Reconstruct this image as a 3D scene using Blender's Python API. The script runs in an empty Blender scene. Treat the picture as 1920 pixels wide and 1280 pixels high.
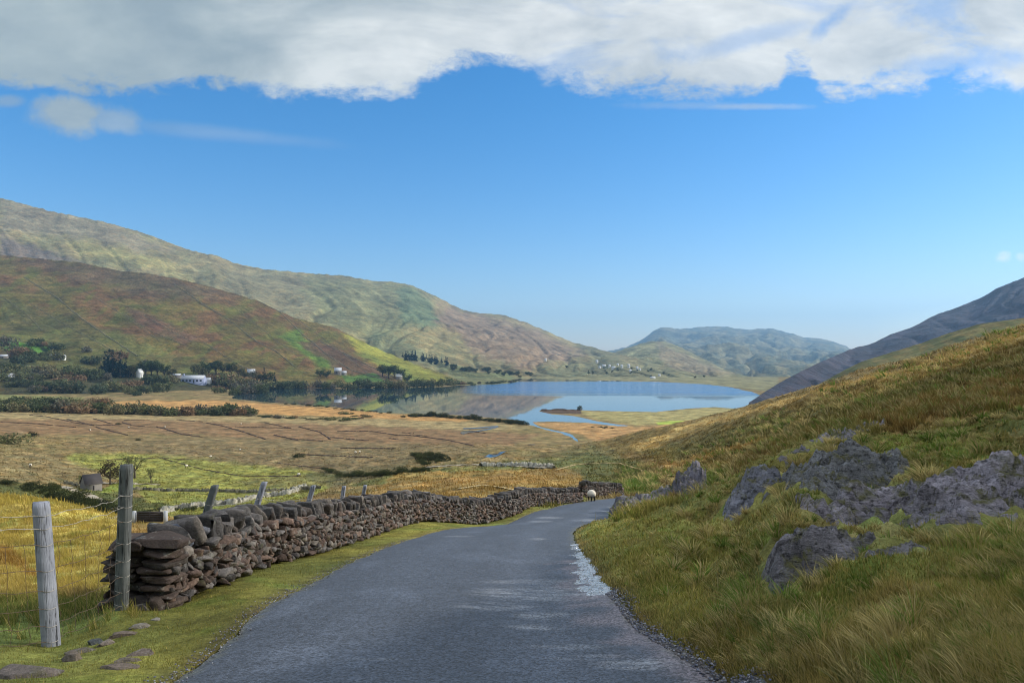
import bpy, math, random, time
import numpy as np
T0=time.time()
rng=np.random.default_rng(7); random.seed(7)
F=1420.0; H=675.0; ZL=-40.0           # focal length in photo pixels, horizon row, lake level below the eye
scene=bpy.context.scene; COL=scene.collection
def lin(c):
    c=np.asarray(c,float)/255.0
    return np.where(c<=.04045,c/12.92,((c+.055)/1.055)**2.4)
# ------------------------------------------------------------------ noise
def _h(ix,iy,s):
    n=(ix.astype(np.int64)*374761393+iy.astype(np.int64)*668265263+s*1442695041)&0x7fffffff
    n=((n^(n>>13))*1274126177)&0x7fffffff
    n=((n^(n>>16))*374761393)&0x7fffffff
    return n/float(0x7fffffff)
def vnoise(x,y,s=0):
    x=np.asarray(x,float); y=np.asarray(y,float)
    ix=np.floor(x); iy=np.floor(y); fx=x-ix; fy=y-iy
    def g(dx,dy):
        a=_h(ix+dx,iy+dy,s)*6.2831853
        return np.cos(a)*(fx-dx)+np.sin(a)*(fy-dy)
    u=fx*fx*fx*(fx*(fx*6-15)+10); v=fy*fy*fy*(fy*(fy*6-15)+10)
    return 1.5*((g(0,0)*(1-u)+g(1,0)*u)*(1-v)+(g(0,1)*(1-u)+g(1,1)*u)*v)
def fbm(x,y,o=4,s=0,gain=.5):
    r=0;a=1;t=0
    for k in range(o):
        r=r+a*vnoise(np.asarray(x)*2**k,np.asarray(y)*2**k,s+k*17); t+=a; a*=gain
    return r/t*1.4
def sst(a,b,x):
    t=np.clip((x-a)/(b-a),0,1); return t*t*(3-2*t)
def worley(x,y,s=0):
    ix=np.floor(x); iy=np.floor(y)
    f1=np.full(x.shape,9.); f2=f1.copy(); cid=np.zeros(x.shape); cx=np.zeros(x.shape); cy=np.zeros(x.shape)
    for dx in (-1,0,1):
        for dy in (-1,0,1):
            a=_h(ix+dx,iy+dy,s); b=_h(ix+dx,iy+dy,s+5)
            px=ix+dx+a; py=iy+dy+b
            d=np.hypot(px-x,py-y); c=_h(ix+dx,iy+dy,s+9)
            m=d<f1
            f2=np.where(m,f1,np.minimum(f2,d)); cid=np.where(m,c,cid); cx=np.where(m,px,cx); cy=np.where(m,py,cy); f1=np.where(m,d,f1)
    return f1,f2,cid,x-cx,y-cy
def poly_sd(px,py,P):
    """signed distance to a polygon, positive inside"""
    P=np.asarray(P,float); best=np.full(px.shape,1e18); ins=np.zeros(px.shape,bool)
    for i in range(len(P)):
        a=P[i]; b=P[(i+1)%len(P)]; e=b-a; wx=px-a[0]; wy=py-a[1]
        t=np.clip((wx*e[0]+wy*e[1])/max(e@e,1e-9),0,1)
        dx=wx-e[0]*t; dy=wy-e[1]*t; best=np.minimum(best,dx*dx+dy*dy)
        c=((a[1]<=py)&(b[1]>py))|((b[1]<=py)&(a[1]>py))
        if abs(e[1])>1e-12: ins^=c&(px<a[0]+(py-a[1])/e[1]*e[0])
    d=np.sqrt(best); return np.where(ins,d,-d)
# ------------------------------------------------------------------ mesh helpers
def mesh_from(name,V,Fc,smooth=False,mat=None,col=None,fmat=None):
    """V (n,3); Fc (m,k) array or list of such arrays"""
    me=bpy.data.meshes.new(name)
    V=np.asarray(V,np.float32)
    L=Fc if isinstance(Fc,list) else [Fc]
    L=[np.asarray(f,np.int32) for f in L if len(f)]
    tot=np.concatenate([np.full(len(f),f.shape[1],np.int32) for f in L]); loops=np.concatenate([f.ravel() for f in L])
    me.vertices.add(len(V)); me.vertices.foreach_set('co',V.ravel())
    me.loops.add(len(loops)); me.loops.foreach_set('vertex_index',loops)
    me.polygons.add(len(tot)); st=np.concatenate([[0],np.cumsum(tot)[:-1]]).astype(np.int32)
    me.polygons.foreach_set('loop_start',st)
    try: me.polygons.foreach_set('loop_total',tot)
    except Exception: pass
    if smooth: me.polygons.foreach_set('use_smooth',np.ones(len(tot),bool))
    me.update(calc_edges=True)
    if col is not None:
        a=me.color_attributes.new('Col','FLOAT_COLOR','POINT')
        c=np.ones((len(V),4),np.float32); c[:,:3]=col; a.data.foreach_set('color',c.ravel())
    if mat: me.materials.append(mat)
    return me
def obj(name,me,parent=None,**kw):
    o=bpy.data.objects.new(name,me); COL.objects.link(o)
    if parent: o.parent=parent
    for k,v in kw.items():
        if v is not None: o[k]=v
    return o
def thing(name,loc,label,category,group=None,rz=0):
    o=bpy.data.objects.new(name,None); COL.objects.link(o); o.empty_display_size=.2
    o.location=loc; o.rotation_euler=(0,0,rz); o['label']=label; o['category']=category
    if group: o['group']=group
    return o
def grid_faces(nr,nc):
    i=np.arange((nr-1)*(nc-1)); r=i//(nc-1); c=i%(nc-1); a=r*nc+c
    return np.stack([a,a+1,a+nc+1,a+nc],1)
class MB:
    """collects small pieces into one mesh"""
    def __init__(s): s.V=[];s.Q=[];s.T=[];s.n=0
    def add(s,V,Q=None,T=None):
        V=np.asarray(V,float); s.V.append(V)
        if Q is not None and len(Q): s.Q.append(np.asarray(Q)+s.n)
        if T is not None and len(T): s.T.append(np.asarray(T)+s.n)
        s.n+=len(V)
    def box(s,c,d,rz=0,top=1.0):
        x,y,z=[v/2 for v in d]; P=[]
        for sz in (-1,1):
            k=top if sz>0 else 1
            for sx,sy in ((-1,-1),(1,-1),(1,1),(-1,1)): P.append((sx*x*k,sy*y*k,sz*z))
        P=np.array(P); ca,sa=math.cos(rz),math.sin(rz)
        P=np.stack([P[:,0]*ca-P[:,1]*sa,P[:,0]*sa+P[:,1]*ca,P[:,2]],1)+np.array(c)
        s.add(P,[(0,3,2,1),(4,5,6,7),(0,1,5,4),(1,2,6,5),(2,3,7,6),(3,0,4,7)])
    def tube(s,pts,r,n=6,cap=True):
        pts=np.asarray(pts,float); m=len(pts); r=np.broadcast_to(np.asarray(r,float),(m,))
        t=np.gradient(pts,axis=0); t/=np.maximum(np.linalg.norm(t,axis=1,keepdims=True),1e-9)
        ref=np.array([0,0,1.]) if abs(t[:,2]).mean()<.8 else np.array([1.,0,0])
        u=np.cross(t,ref); u/=np.linalg.norm(u,axis=1,keepdims=True); w=np.cross(t,u)
        a=np.arange(n)/n*2*np.pi
        V=(pts[:,None]+r[:,None,None]*(np.cos(a)[None,:,None]*u[:,None]+np.sin(a)[None,:,None]*w[:,None])).reshape(-1,3)
        Q=[(i*n+j,i*n+(j+1)%n,(i+1)*n+(j+1)%n,(i+1)*n+j) for i in range(m-1) for j in range(n)]
        T=[]
        if cap:
            V=np.vstack([V,pts[0],pts[-1]]); k=m*n
            T=[(k,(j+1)%n,j) for j in range(n)]+[(k+1,(m-1)*n+j,(m-1)*n+(j+1)%n) for j in range(n)]
        s.add(V,Q,T)
    def mesh(s,name,mat,smooth=False,col=None):
        return mesh_from(name,np.vstack(s.V),[np.vstack(s.Q) if s.Q else np.zeros((0,4),int),np.vstack(s.T) if s.T else np.zeros((0,3),int)],smooth,mat,col)
# ------------------------------------------------------------------ material helpers
class NT:
    def __init__(s,name):
        s.m=bpy.data.materials.new(name); s.m.use_nodes=True; s.t=s.m.node_tree; s.t.nodes.clear()
        s.out=s.t.nodes.new('ShaderNodeOutputMaterial')
    def n(s,typ,inp=None,**kw):
        o=s.t.nodes.new('ShaderNode'+typ)
        for k,v in kw.items(): setattr(o,k,v)
        for k,v in (inp or {}).items():
            sk=o.inputs[k]
            if isinstance(v,bpy.types.NodeSocket): s.t.links.new(v,sk)
            else:
                if hasattr(sk.default_value,'__len__') and not hasattr(v,'__len__'): v=(v,)*len(sk.default_value)
                if hasattr(sk.default_value,'__len__') and len(sk.default_value)==4 and len(v)==3: v=(*v,1)
                sk.default_value=v
        return o
    def math(s,op,a,b=0,c=None,clamp=False):
        d={0:a,1:b}
        if c is not None: d[2]=c
        o=s.n('Math',d,operation=op); o.use_clamp=clamp; return o.outputs[0]
    def noise(s,vec,scale,detail=3,rough=.55,dim='3D'):
        return s.n('TexNoise',{'Vector':vec,'Scale':scale,'Detail':detail,'Roughness':rough}).outputs['Fac']
    def mapr(s,v,a,b,c=0.,d=1.,smooth=False):
        o=s.n('MapRange',{0:v,1:a,2:b,3:c,4:d}); o.interpolation_type='SMOOTHSTEP' if smooth else 'LINEAR'; return o.outputs[0]
    def mix(s,f,a,b,bt='MIX'):
        o=s.n('Mix',data_type='RGBA',blend_type=bt)
        for k,v in ((0,f),(6,a),(7,b)):
            if isinstance(v,bpy.types.NodeSocket): s.t.links.new(v,o.inputs[k])
            else: o.inputs[k].default_value=v if k==0 else (*v,1)[:4]
        return o.outputs[2]
    def bump(s,h,dist,strength=1.0):
        return s.n('Bump',{'Height':h,'Distance':dist,'Strength':strength}).outputs[0]
    def done(s,col,rough=.9,normal=None,spec=.3,**kw):
        d={'Base Color':col,'Roughness':rough,'Specular IOR Level':spec}; d.update(kw)
        if normal is not None: d['Normal']=normal
        b=s.n('BsdfPrincipled',d); s.t.links.new(b.outputs[0],s.out.inputs[0]); return s.m
def terrain_mat(name,scales=(6,.8,.12),amt=.5,bump=((2.5,.12),(12,.03)),stretch=None):
    t=NT(name); pos=t.n('NewGeometry').outputs['Position']
    if stretch: pos=t.n('Mapping',{'Vector':pos,'Scale':stretch}).outputs[0]
    c=t.n('Attribute',attribute_name='Col').outputs['Color']
    v=None
    for s_ in scales:
        q=t.mapr(t.noise(pos,s_,4,.62),.3,.7,1-amt,1+amt); v=q if v is None else t.math('MULTIPLY',v,q)
    gg=t.n('CombineColor',{0:v,1:v,2:v}).outputs[0]
    c2=t.mix(1.0,c,gg,'MULTIPLY')
    hue=t.mapr(t.noise(pos,scales[-1]*3.3,3),.35,.65)
    c3=t.mix(1.0,c2,t.mix(hue,(1.12,1.0,.85),(.9,1.0,1.02)),'MULTIPLY')
    h=None
    for s_,a_ in bump:
        q=t.math('MULTIPLY',t.noise(pos,s_,5,.6),a_); h=q if h is None else t.math('ADD',h,q)
    return t.done(c3,.95,t.bump(h,1.0,1.0),.1)
def flat(name,c,rough=.8,var=.25,scale=8,bump=.0,**kw):
    t=NT(name); pos=t.n('TexCoord').outputs['Object']
    v=t.mapr(t.noise(pos,scale,4),.3,.7,1-var,1+var)
    col=t.mix(1.0,tuple(lin(c)),t.n('CombineColor',{0:v,1:v,2:v}).outputs[0],'MULTIPLY')
    return t.done(col,rough,t.bump(t.noise(pos,scale*3,4),bump) if bump else None,**kw)
def attr_mat(name,rough=.9,var=.2,scale=10,bump=.01,spec=.2,trans=0):
    t=NT(name); pos=t.n('NewGeometry').outputs['Position']; c=t.n('Attribute',attribute_name='Col').outputs['Color']
    v=t.mapr(t.noise(pos,scale,4,.65),.3,.7,1-var,1+var)
    col=t.mix(1.0,c,t.n('CombineColor',{0:v,1:v,2:v}).outputs[0],'MULTIPLY')
    if trans:
        d=t.n('BsdfDiffuse',{'Color':col}); r=t.n('BsdfTranslucent',{'Color':col}); m=t.n('MixShader',{0:trans,1:d.outputs[0],2:r.outputs[0]})
        t.t.links.new(m.outputs[0],t.out.inputs[0]); return t.m
    return t.done(col,rough,t.bump(t.noise(pos,scale*2.5,5,.65),bump) if bump else None,spec)
# ------------------------------------------------------------------ camera
cam=bpy.data.objects.new('camera',bpy.data.cameras.new('camera')); COL.objects.link(cam); scene.camera=cam
cam.location=(0,0,0); cam.rotation_euler=(math.pi/2,0,0)
cam.data.sensor_width=36; cam.data.lens=36*F/1920; cam.data.shift_y=(H-640)/1920; cam.data.clip_end=40000; cam.data.clip_start=.05
def W(px,py,d): return ((px-960)/F*d, d, -(py-H)/F*d)
# ------------------------------------------------------------------ ground heights
ROWS=[(1280,5.07,320,1370),(1200,6.2,430,1250),(1150,7.2,480,1185),(1100,9.2,570,1130),(1050,11.9,665,1096),(1020,14.8,740,1080),
 (1000,18.5,805,1075),(990,21.5,860,1082),(985,24,930,1092),(970,28,975,1145),(955,33,1025,1165),(943,39,1075,1195),(935,45,1140,1255),(930,51,1215,1330)]
CP=[]
for py,d,a,b in ROWS: CP+= [(a,py,d),((a+b)/2,py-.35*1420*.03/d*2,d),(b,py,d)]
CP+=[(px,1500,3.0) for px in (-300,0,300,600,960,1300,1500)]+[(1700,1500,2.6),(1920,1500,2.4),(2300,1500,2.0)]
CP+=[(px,2200,1.62) for px in (-300,400,960,1500,2300)]
for p0 in (-300,0): CP+=[(p0,a,b) for a,b in ((1280,5),(1225,6.2),(1150,8.5),(1125,10.5),(1050,16),(980,26),(930,42),(932,55),(935,85),(905,130),(870,190),(830,270),(790,400),(760,600),(740,850))]
CP+=[(110,a,b) for a,b in ((1280,5),(1210,6.9),(1150,8.8),(945,36),(948,48))]
CP+=[(215,a,b) for a,b in ((1280,5),(1140,8),(1128,9.6),(1000,20),(975,30),(978,45),(965,85),(940,120),(905,170),(870,240),(830,330),(790,450),(760,620),(744,820))]
CP+=[(330,1140,8.1),(400,1105,8.9),(400,1081,10.5),(400,985,40),(400,975,70),(400,955,100),(400,930,140),(400,900,200),(400,870,260),(400,830,340),(400,790,470),(400,760,640),(400,745,800)]
CP+=[(500,1063,11.3),(600,1039,13.3),(700,1006,17.5),(750,988,20),(800,978,22.5),(860,981,25),(900,983,26.5),(960,968,29),(1000,949,33),(1060,944,38)]
CP+=[(600,a,b) for a,b in ((1000,22),(965,40),(945,70),(930,100),(905,160),(880,230),(840,330),(800,450),(770,600),(745,810))]
CP+=[(800,a,b) for a,b in ((958,32),(937,50),(915,75),(895,110),(880,160),(860,230),(835,320),(800,450),(770,600))]
CP+=[(960,a,b) for a,b in ((940,40),(925,52),(905,70),(890,100),(870,160),(850,230),(822,370),(800,450))]
CP+=[(1100,a,b) for a,b in ((920,55),(900,75),(880,110),(860,160),(845,230),(830,350),(808,430))]
CP+=[(1200,a,b) for a,b in ((1165,7),(1100,8.2),(1040,11),(1000,15),(970,22),(915,60),(890,85),(860,130),(835,180),(815,240),(808,300),(802,440),(775,570))]
CP+=[(1300,a,b) for a,b in ((1235,5.6),(1180,6.2),(1110,8),(1050,10),(1000,13),(950,20),(928,29),(905,55),(870,85),(840,120),(810,170),(791,215),(797,330),(790,480))]
CP+=[(1400,a,b) for a,b in ((1250,5),(1180,5.7),(1100,7.5),(1040,9),(990,10.5),(960,12),(905,14.5),(885,17),(900,24),(862,42),(825,75),(790,120),(768,165),(775,300),(778,520))]
CP+=[(1500,a,b) for a,b in ((1280,4.45),(1200,5.2),(1135,6.4),(1010,7.2),(950,8.8),(900,11.5),(858,15),(843,18),(850,25),(820,45),(790,70),(757,105),(737,140),(748,260))]
CP+=[(1600,a,b) for a,b in ((1280,4.1),(1180,5),(1100,6),(1040,7),(1000,7.8),(930,9.5),(870,12.5),(830,17),(795,25),(775,34),(750,60),(725,90),(707,120),(722,220))]
CP+=[(1750,a,b) for a,b in ((1280,3.7),(1180,4.4),(1100,5.2),(1040,6.2),(990,7.2),(920,9),(870,11.5),(830,15),(790,21),(750,32),(710,55),(685,80),(667,103),(684,190))]
CP+=[(1920,a,b) for a,b in ((1280,3.4),(1180,4),(1100,4.7),(1000,6.2),(940,7.5),(880,9.5),(850,11.5),(800,14.5),(760,20),(720,30),(680,45),(645,65),(618,90),(640,170))]
CP+=[(2300,a,b) for a,b in ((1280,2.9),(1000,5),(850,8),(740,15),(640,30),(560,60),(520,90),(560,170))]
for px in (-300,0,200,400,600,800,960,1100,1200,1300,1400,1600,1920,2300):
    for d in (1000,1500): CP.append((px,H+39.6/d*F,d))
CP=np.array(CP,float)
def v0(d): return (1.75+38*(1-np.exp(-d/300)))/d
def feat(px,d): return np.stack([np.asarray(px)/200.,np.log(d)*3.],-1)
cA=feat(CP[:,0],CP[:,2]); cv=(CP[:,1]-H)/F-v0(CP[:,2])
def tps(r2): return .5*r2*np.log(np.maximum(r2,1e-12))
n=len(CP); A=np.zeros((n+3,n+3)); D2=((cA[:,None]-cA[None])**2).sum(-1)
A[:n,:n]=tps(D2)+np.eye(n)*.004; A[:n,n]=1; A[:n,n+1:]=cA; A[n:,:n]=A[:n,n:].T
wts=np.linalg.solve(A,np.concatenate([cv,[0,0,0]]))
def rbf(px,d):
    q=feat(np.clip(px,-350,2350),d); o=np.empty(len(q))
    for i in range(0,len(q),40000):
        b=q[i:i+40000]; r2=((b[:,None,0]-cA[None,:,0])**2+(b[:,None,1]-cA[None,:,1])**2)
        o[i:i+40000]=tps(r2)@wts[:n]+wts[n]+b@wts[n+1:]
    return o
LAKE_PX=[(436,747),(440,738),(480,729),(560,727),(640,729),(700,727),(760,727),(840,725),(855,722.5),(885,722),(930,720.5),(965,717),(972,714),(958,711),(945,709),
 (1000,709),(1060,711),(1140,713),(1240,716),(1320,720),(1365,725),(1412,735),(1432,745),(1440,752),(1440,766),(1395,767),(1340,762.5),(1285,766),(1230,772),(1155,770.5),
 (1105,769.5),(1086,768),(1050,767),(1015,768),(1012,771),(1035,776),(1075,779.5),(1090,782),(1125,790),(1160,795.5),(1187,798),(1160,799),(1100,792.5),(1035,790),(1001,791),
 (1015,800),(1040,806),(1065,810),(1077,814.5),(1086,821),(1091,828),(1081,830.5),(1073,826),(1063,818),(1048,812),(1020,805),(997,798),(985,795.5),(975,791),(955,785.5),(920,783),
 (885,780.5),(860,778),(759,775),(732,774),(679,770.5),(626,762),(560,758.5),(520,755),(470,751)]
_lp=np.arange(-350,2351,9.); _ll=np.arange(math.log(1.2),math.log(13000),.016)
_A,_B=np.meshgrid(_lp,_ll,indexing='ij'); TAB=rbf(_A.ravel(),np.exp(_B.ravel())).reshape(_A.shape)
def rbf(px,d):
    a=np.clip((np.clip(px,-350,2349)+350)/9.,0,len(_lp)-1.001); b=np.clip((np.log(d)-_ll[0])/.016,0,len(_ll)-1.001)
    i=a.astype(int); j=b.astype(int); u=a-i; v=b-j
    return (TAB[i,j]*(1-u)+TAB[i+1,j]*u)*(1-v)+(TAB[i,j+1]*(1-u)+TAB[i+1,j+1]*u)*v
def plane(px,py,z=ZL):
    d=-z*F/(py-H); return ((px-960)/F*d,d)
LAKE=np.array([plane(*p) for p in LAKE_PX])
def Z0(x,y):
    x=np.asarray(x,float); y=np.asarray(y,float); sh=x.shape; x=x.ravel(); y=y.ravel()
    d=np.maximum(y,1.5); px=960+F*x/d
    z=-d*(v0(d)+rbf(px,d))
    far=d>330
    if far.any():
        xs=x[far]; ys=d[far]; sd=-poly_sd(xs,ys,LAKE)+fbm(xs/25,ys/25,3,5)*(1+2*sst(560,800,ys))+1.6*(1-sst(480,640,ys))      # positive on land
        k=sst(330,420,ys)
        land=ZL+np.maximum(z[far]-ZL,.35)*sst(0,90,sd)+np.clip(sd,0,25)*.016+.02
        w=np.where(sd>0,land,ZL-.1+np.maximum(sd,-40)*.06)
        z[far]=np.where(sd>0,z[far]*(1-k)+w*k,w)
    # unseen hillside right of the view, its climb shaped to shade the road
    s=x-(.72*y+1.0)
    z=z+26*(1-np.exp(-np.maximum(s,0)**1.25/55))*(1-sst(46,100,y))
    z=np.where(d>1790,z-(d-1790)*.12,z)
    return z.reshape(sh)
# road distance (for masks)
RL=np.array([W(a,py,d)[:2] for py,d,a,b in ROWS]); RR=np.array([W(b,py,d)[:2] for py,d,a,b in ROWS])
RLx=np.vstack([[RL[0]+(RL[0]-RL[1])*3.2],RL]); RRx=np.vstack([[RR[0]+(RR[0]-RR[1])*3.2],RR])
ROADP=np.vstack([RLx,RRx[::-1]])
WALLP=np.array([(318,1140,8.1),(400,1105,8.9),(500,1063,11.3),(600,1039,13.3),(700,1006,17.5),(750,988,20),(800,978,22.5),(860,981,25),(900,983,26.5),(960,968,29),(1000,949,33),(1060,944,38),(1092,937,40.5)])
WALLXY=np.array([W(*p)[:2] for p in WALLP])
def small(x,y,d,road=None):
    """tussocks and lumps added to the smooth ground"""
    if road is None: road=poly_sd(x,y,ROADP)
    px=960+F*x/np.maximum(y,1.5)
    off=sst(-1.0,-.15,-road-1.0) if False else sst(.15,1.4,-road)
    wl=np.full(x.shape,9.)
    m=(d<60)&(px<1200)
    if m.any():
        dd=np.full(m.sum(),1e9)
        for a,b in zip(WALLXY[:-1],WALLXY[1:]):
            e=b-a; t=np.clip(((x[m]-a[0])*e[0]+(y[m]-a[1])*e[1])/(e@e),0,1); dd=np.minimum(dd,np.hypot(x[m]-a[0]-e[0]*t,y[m]-a[1]-e[1]*t))
        wl[m]=dd
    off=off*sst(.3,1.4,wl)
    right=sst(1080,1200,px)
    near=fbm(x/.42,y/.42,3,1)*.11*right+(fbm(x/1.5,y/1.5,2,3)*.14+(.5-np.abs(fbm(x/.75,y/.85,2,8))*1.8)*.20)*right*sst(1150,1350,px)*(.45+.55*sst(7,12,d))+fbm(x/.3,y/.3,2,2)*.012
    mid=(fbm(x/2.6,y/2.6,3,11)*.16+np.abs(fbm(x/1.5,y/2.2,2,12))*.14)*sst(9,26,d)
    far=(fbm(x/9,y/9,4,21)*.8)*sst(50,120,d)*(1-sst(240,400,d))
    return (near*(1-sst(22,50,d))+mid*(1-sst(150,300,d))+far)*off
# polar-like sheet: columns fan out from the eye, rows get longer with distance
cols=np.concatenate([-np.array([40000,26000,17000,11000,7500,5000,3400,2300,1600,1100,700])*1.0,np.arange(-420,-40,20),np.arange(-40,1960,1.9),np.arange(1960,2600,12),np.arange(2600,4600,60),np.array([4800,5400,6200,7400,9500,13000,19000,30000,44000])])
lr=np.concatenate([np.arange(math.log(1.5),math.log(20),.0068),np.arange(math.log(20),math.log(330),.0085),math.log(330)+np.arange(0,math.log(1750/330),.0042),np.log([1800,1900,2100,2500,3200,4500,7000,12000])])
dr=np.exp(lr); nr,nc=len(dr),len(cols)
D,PX=np.meshgrid(dr,cols,indexing='ij'); X=(PX-960)/F*D; Y=D.copy()
xf,yf=X.ravel(),Y.ravel()
Zb=Z0(xf,yf); road_sd=poly_sd(xf,yf,ROADP)
Zg=Zb+small(xf,yf,yf,road_sd)
# small bank at the right edge of the road, road bed lowered under the asphalt
pxf=PX.ravel()
bank=sst(.05,.55,-road_sd)*(1-sst(1.5,4.,-road_sd))*.13*(pxf>1000)*(yf<24)*(.55+.9*np.clip(.5+fbm(xf/.8,yf/.8,2,71),0,1))
Zg=Zg+bank-np.where(road_sd>-.02,.05+.1*sst(0,.3,road_sd),0)
PYf=H-Zg/yf*F
DS=1
print('ground',nr,nc,time.time()-T0)
PYG=PYf.reshape(nr,nc); runmin=np.minimum.accumulate(np.where(D>2.5,PYG,1e9),axis=0)
VIS=(PYG<=runmin+.6)&(D>2.5)
GPOS=np.stack([xf,yf,Zg],1).reshape(nr,nc,3)
def pick_ground(px,py):
    j=int(np.clip(np.searchsorted(cols,px),1,nc-1)); 
    if abs(cols[j-1]-px)<abs(cols[j]-px): j-=1
    c=PYG[:,j]; ok=np.where((c<=py)&(dr>2.5))[0]
    if not len(ok): return None
    i=ok[0]
    if i==0 or dr[i]>1900: return None
    t=(c[i-1]-py)/max(c[i-1]-c[i],1e-6); t=min(max(t,0),1)
    return GPOS[i-1,j]*(1-t)+GPOS[i,j]*t
# ------------------------------------------------------------------ hills
class Hill:
    def __init__(s,name,ridge,base,nrow,step,amp,sc,cover,seed,matl,gully=0,pw=1.0,jag=.004,label=None):
        R=np.array(ridge,float); B=np.array(base,float)
        px=np.arange(R[0,0],R[-1,0]+step,step); px=px[px<=R[-1,0]+1e-6]
        rv=(np.interp(px,R[:,0],R[:,1])-H)/F; rd=np.exp(np.interp(px,R[:,0],np.log(R[:,2])))
        k=np.ones(5)/5; pad=np.pad(rv,2,mode='edge'); rv=np.convolve(pad,k,'valid')
        bv=(np.interp(px,B[:,0],B[:,1])-H)/F; bd=np.exp(np.interp(px,B[:,0],np.log(B[:,2])))
        t=np.linspace(0,1,nrow)[:,None]
        v=bv*(1-t)+rv*t; d=bd*(rd/bd)**(t**pw)
        z=-v*d; x=(px-960)/F*d
        tap=np.sin(np.pi*np.clip(t,0,1))**.7
        h=fbm(x/sc+seed,d/sc,5,seed,.55)*amp*tap
        if gully:
            h=h-gully*tap*(1-sst(0,.35,np.abs(fbm(np.broadcast_to(px,x.shape)/70.+t*1.1+fbm(x/sc/2,d/sc/2,2,seed+3)*.9,t*1.3+0*x,3,seed+50))))
        h=h*np.clip(rd/rd.max(),.05,1)**1.5*(np.clip((rd/700-.95)*2,0,1) if seed==41 else 1)
        z=z+h+fbm(np.broadcast_to(px,x.shape)/14.,t*0+x*0,3,seed+7)*jag*.35*rd*(t**40)
        # back slope
        tb=np.linspace(0.03,1,14)[:,None]
        db=rd*(1+.5*tb); zb=z[-1]*(1-tb**1.4)+(-60)*tb**1.4 - tb*rd*.02; xb=(px-960)/F*db
        s.px=px; s.P=np.stack([x,d+0*x,z],-1); s.py=H-s.P[...,2]/s.P[...,1]*F
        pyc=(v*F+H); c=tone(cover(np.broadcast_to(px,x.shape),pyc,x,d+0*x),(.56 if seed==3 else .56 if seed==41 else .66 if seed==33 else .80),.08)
        VV=np.concatenate([s.P,np.stack([xb,db+0*xb,zb],-1)],0); cc=np.concatenate([c,np.repeat(c[-1:],14,0)],0)
        me=mesh_from(name,VV.reshape(-1,3),grid_faces(VV.shape[0],VV.shape[1]),True,matl,cc.reshape(-1,3))
        s.o=obj(name,me,kind='structure'); 
    def pick(s,px,py):
        if px<s.px[0] or px>s.px[-1]: return None
        j=int(np.argmin(abs(s.px-px))); c=s.py[:,j]; ok=np.where(c<=py)[0]
        if not len(ok) or ok[0]==0: return None
        i=ok[0]; t=(c[i-1]-py)/max(c[i-1]-c[i],1e-6)
        return s.P[i-1,j]*(1-t)+s.P[i,j]*t
def paint(base,px,py,regs,seed=0,dist=None):
    c=base.copy(); shp=px.shape
    wx=fbm(px/30,py/12,3,seed+1); wy=fbm(px/30,py/12,3,seed+2)
    for r in regs:
        P,colr=np.array(r[0],float),lin(r[1]); soft=r[2] if len(r)>2 else 3; al=r[3] if len(r)>3 else 1; wob=r[4] if len(r)>4 else soft*1.5
        m=(px>P[:,0].min()-soft*4)&(px<P[:,0].max()+soft*4)&(py>P[:,1].min()-soft*4)&(py<P[:,1].max()+soft*4)
        if dist is not None and len(r)>5: m&=(dist>r[5][0])&(dist<r[5][1])
        if not m.any(): continue
        sd=poly_sd(px[m]+wx[m]*wob,py[m]+wy[m]*wob*.6,P)
        k=(sst(-soft,soft,sd)*al)[:,None]; c[m]=c[m]*(1-k)+colr*k
    return c
def mixc(a,b,k): return lin(a)*(1-k[...,None])+lin(b)*k[...,None]
def tone(c,k=.87,ds=.04):
    l=(c@np.array([.3,.55,.15]))[...,None]; return np.clip((c*(1-ds)+l*ds)*k,.004,.8)
#=COVERS=
def cover_near(px,py,x,d):
    k=sst(-.4,.5,fbm(px/70,py/30,4,31)+ .25*fbm(px/9,py/5,3,32))
    c=mixc((122,110,54),(130,98,60),k)
    g=sst(.05,.5,fbm(px/40+py/30,py/22,3,33)); c=c*(1-g[...,None]*.6)+lin((112,120,48))*g[...,None]*.6
    R=[([(0,560),(120,590),(330,660),(450,705),(360,720),(0,690)],(104,112,60),8,.6),
       ([(230,580),(280,590),(370,630),(350,650),(270,615)],(124,90,74),5,.7),
       ([(520,625),(560,618),(600,655),(640,690),(600,690)],(108,140,50),5,.9),
       ([(555,640),(600,635),(700,690),(745,715),(640,700)],(116,86,66),4,.8),
       ([(640,625),(690,640),(850,712),(780,718),(700,680)],(164,164,60),6,1),
       ([(660,655),(700,665),(800,712),(760,712)],(118,140,66),5,.6),
       ([(640,703),(700,700),(725,716),(650,716)],(96,136,58),2,.9),
       ([(0,645),(30,640),(95,655),(90,668),(15,662)],(100,150,48),2,1),
       ([(45,640),(60,643),(100,662),(90,665)],(60,80,40),1.2,1),
       ([(0,670),(90,690),(300,705),(560,720),(560,745),(0,745)],(74,82,58),8,.8),
       ([(0,480),(300,510),(470,560),(300,560),(100,510)],(112,96,74),12,.7)]
    c=paint(c,px,py,R,40)
    # thin dark runnels and old walls running down the slope
    s_=fbm((px*.55-py)/9,(px+py)/90,2,45); c=c*(1-.25*sst(.35,.6,s_))[...,None]
    return c
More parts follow.
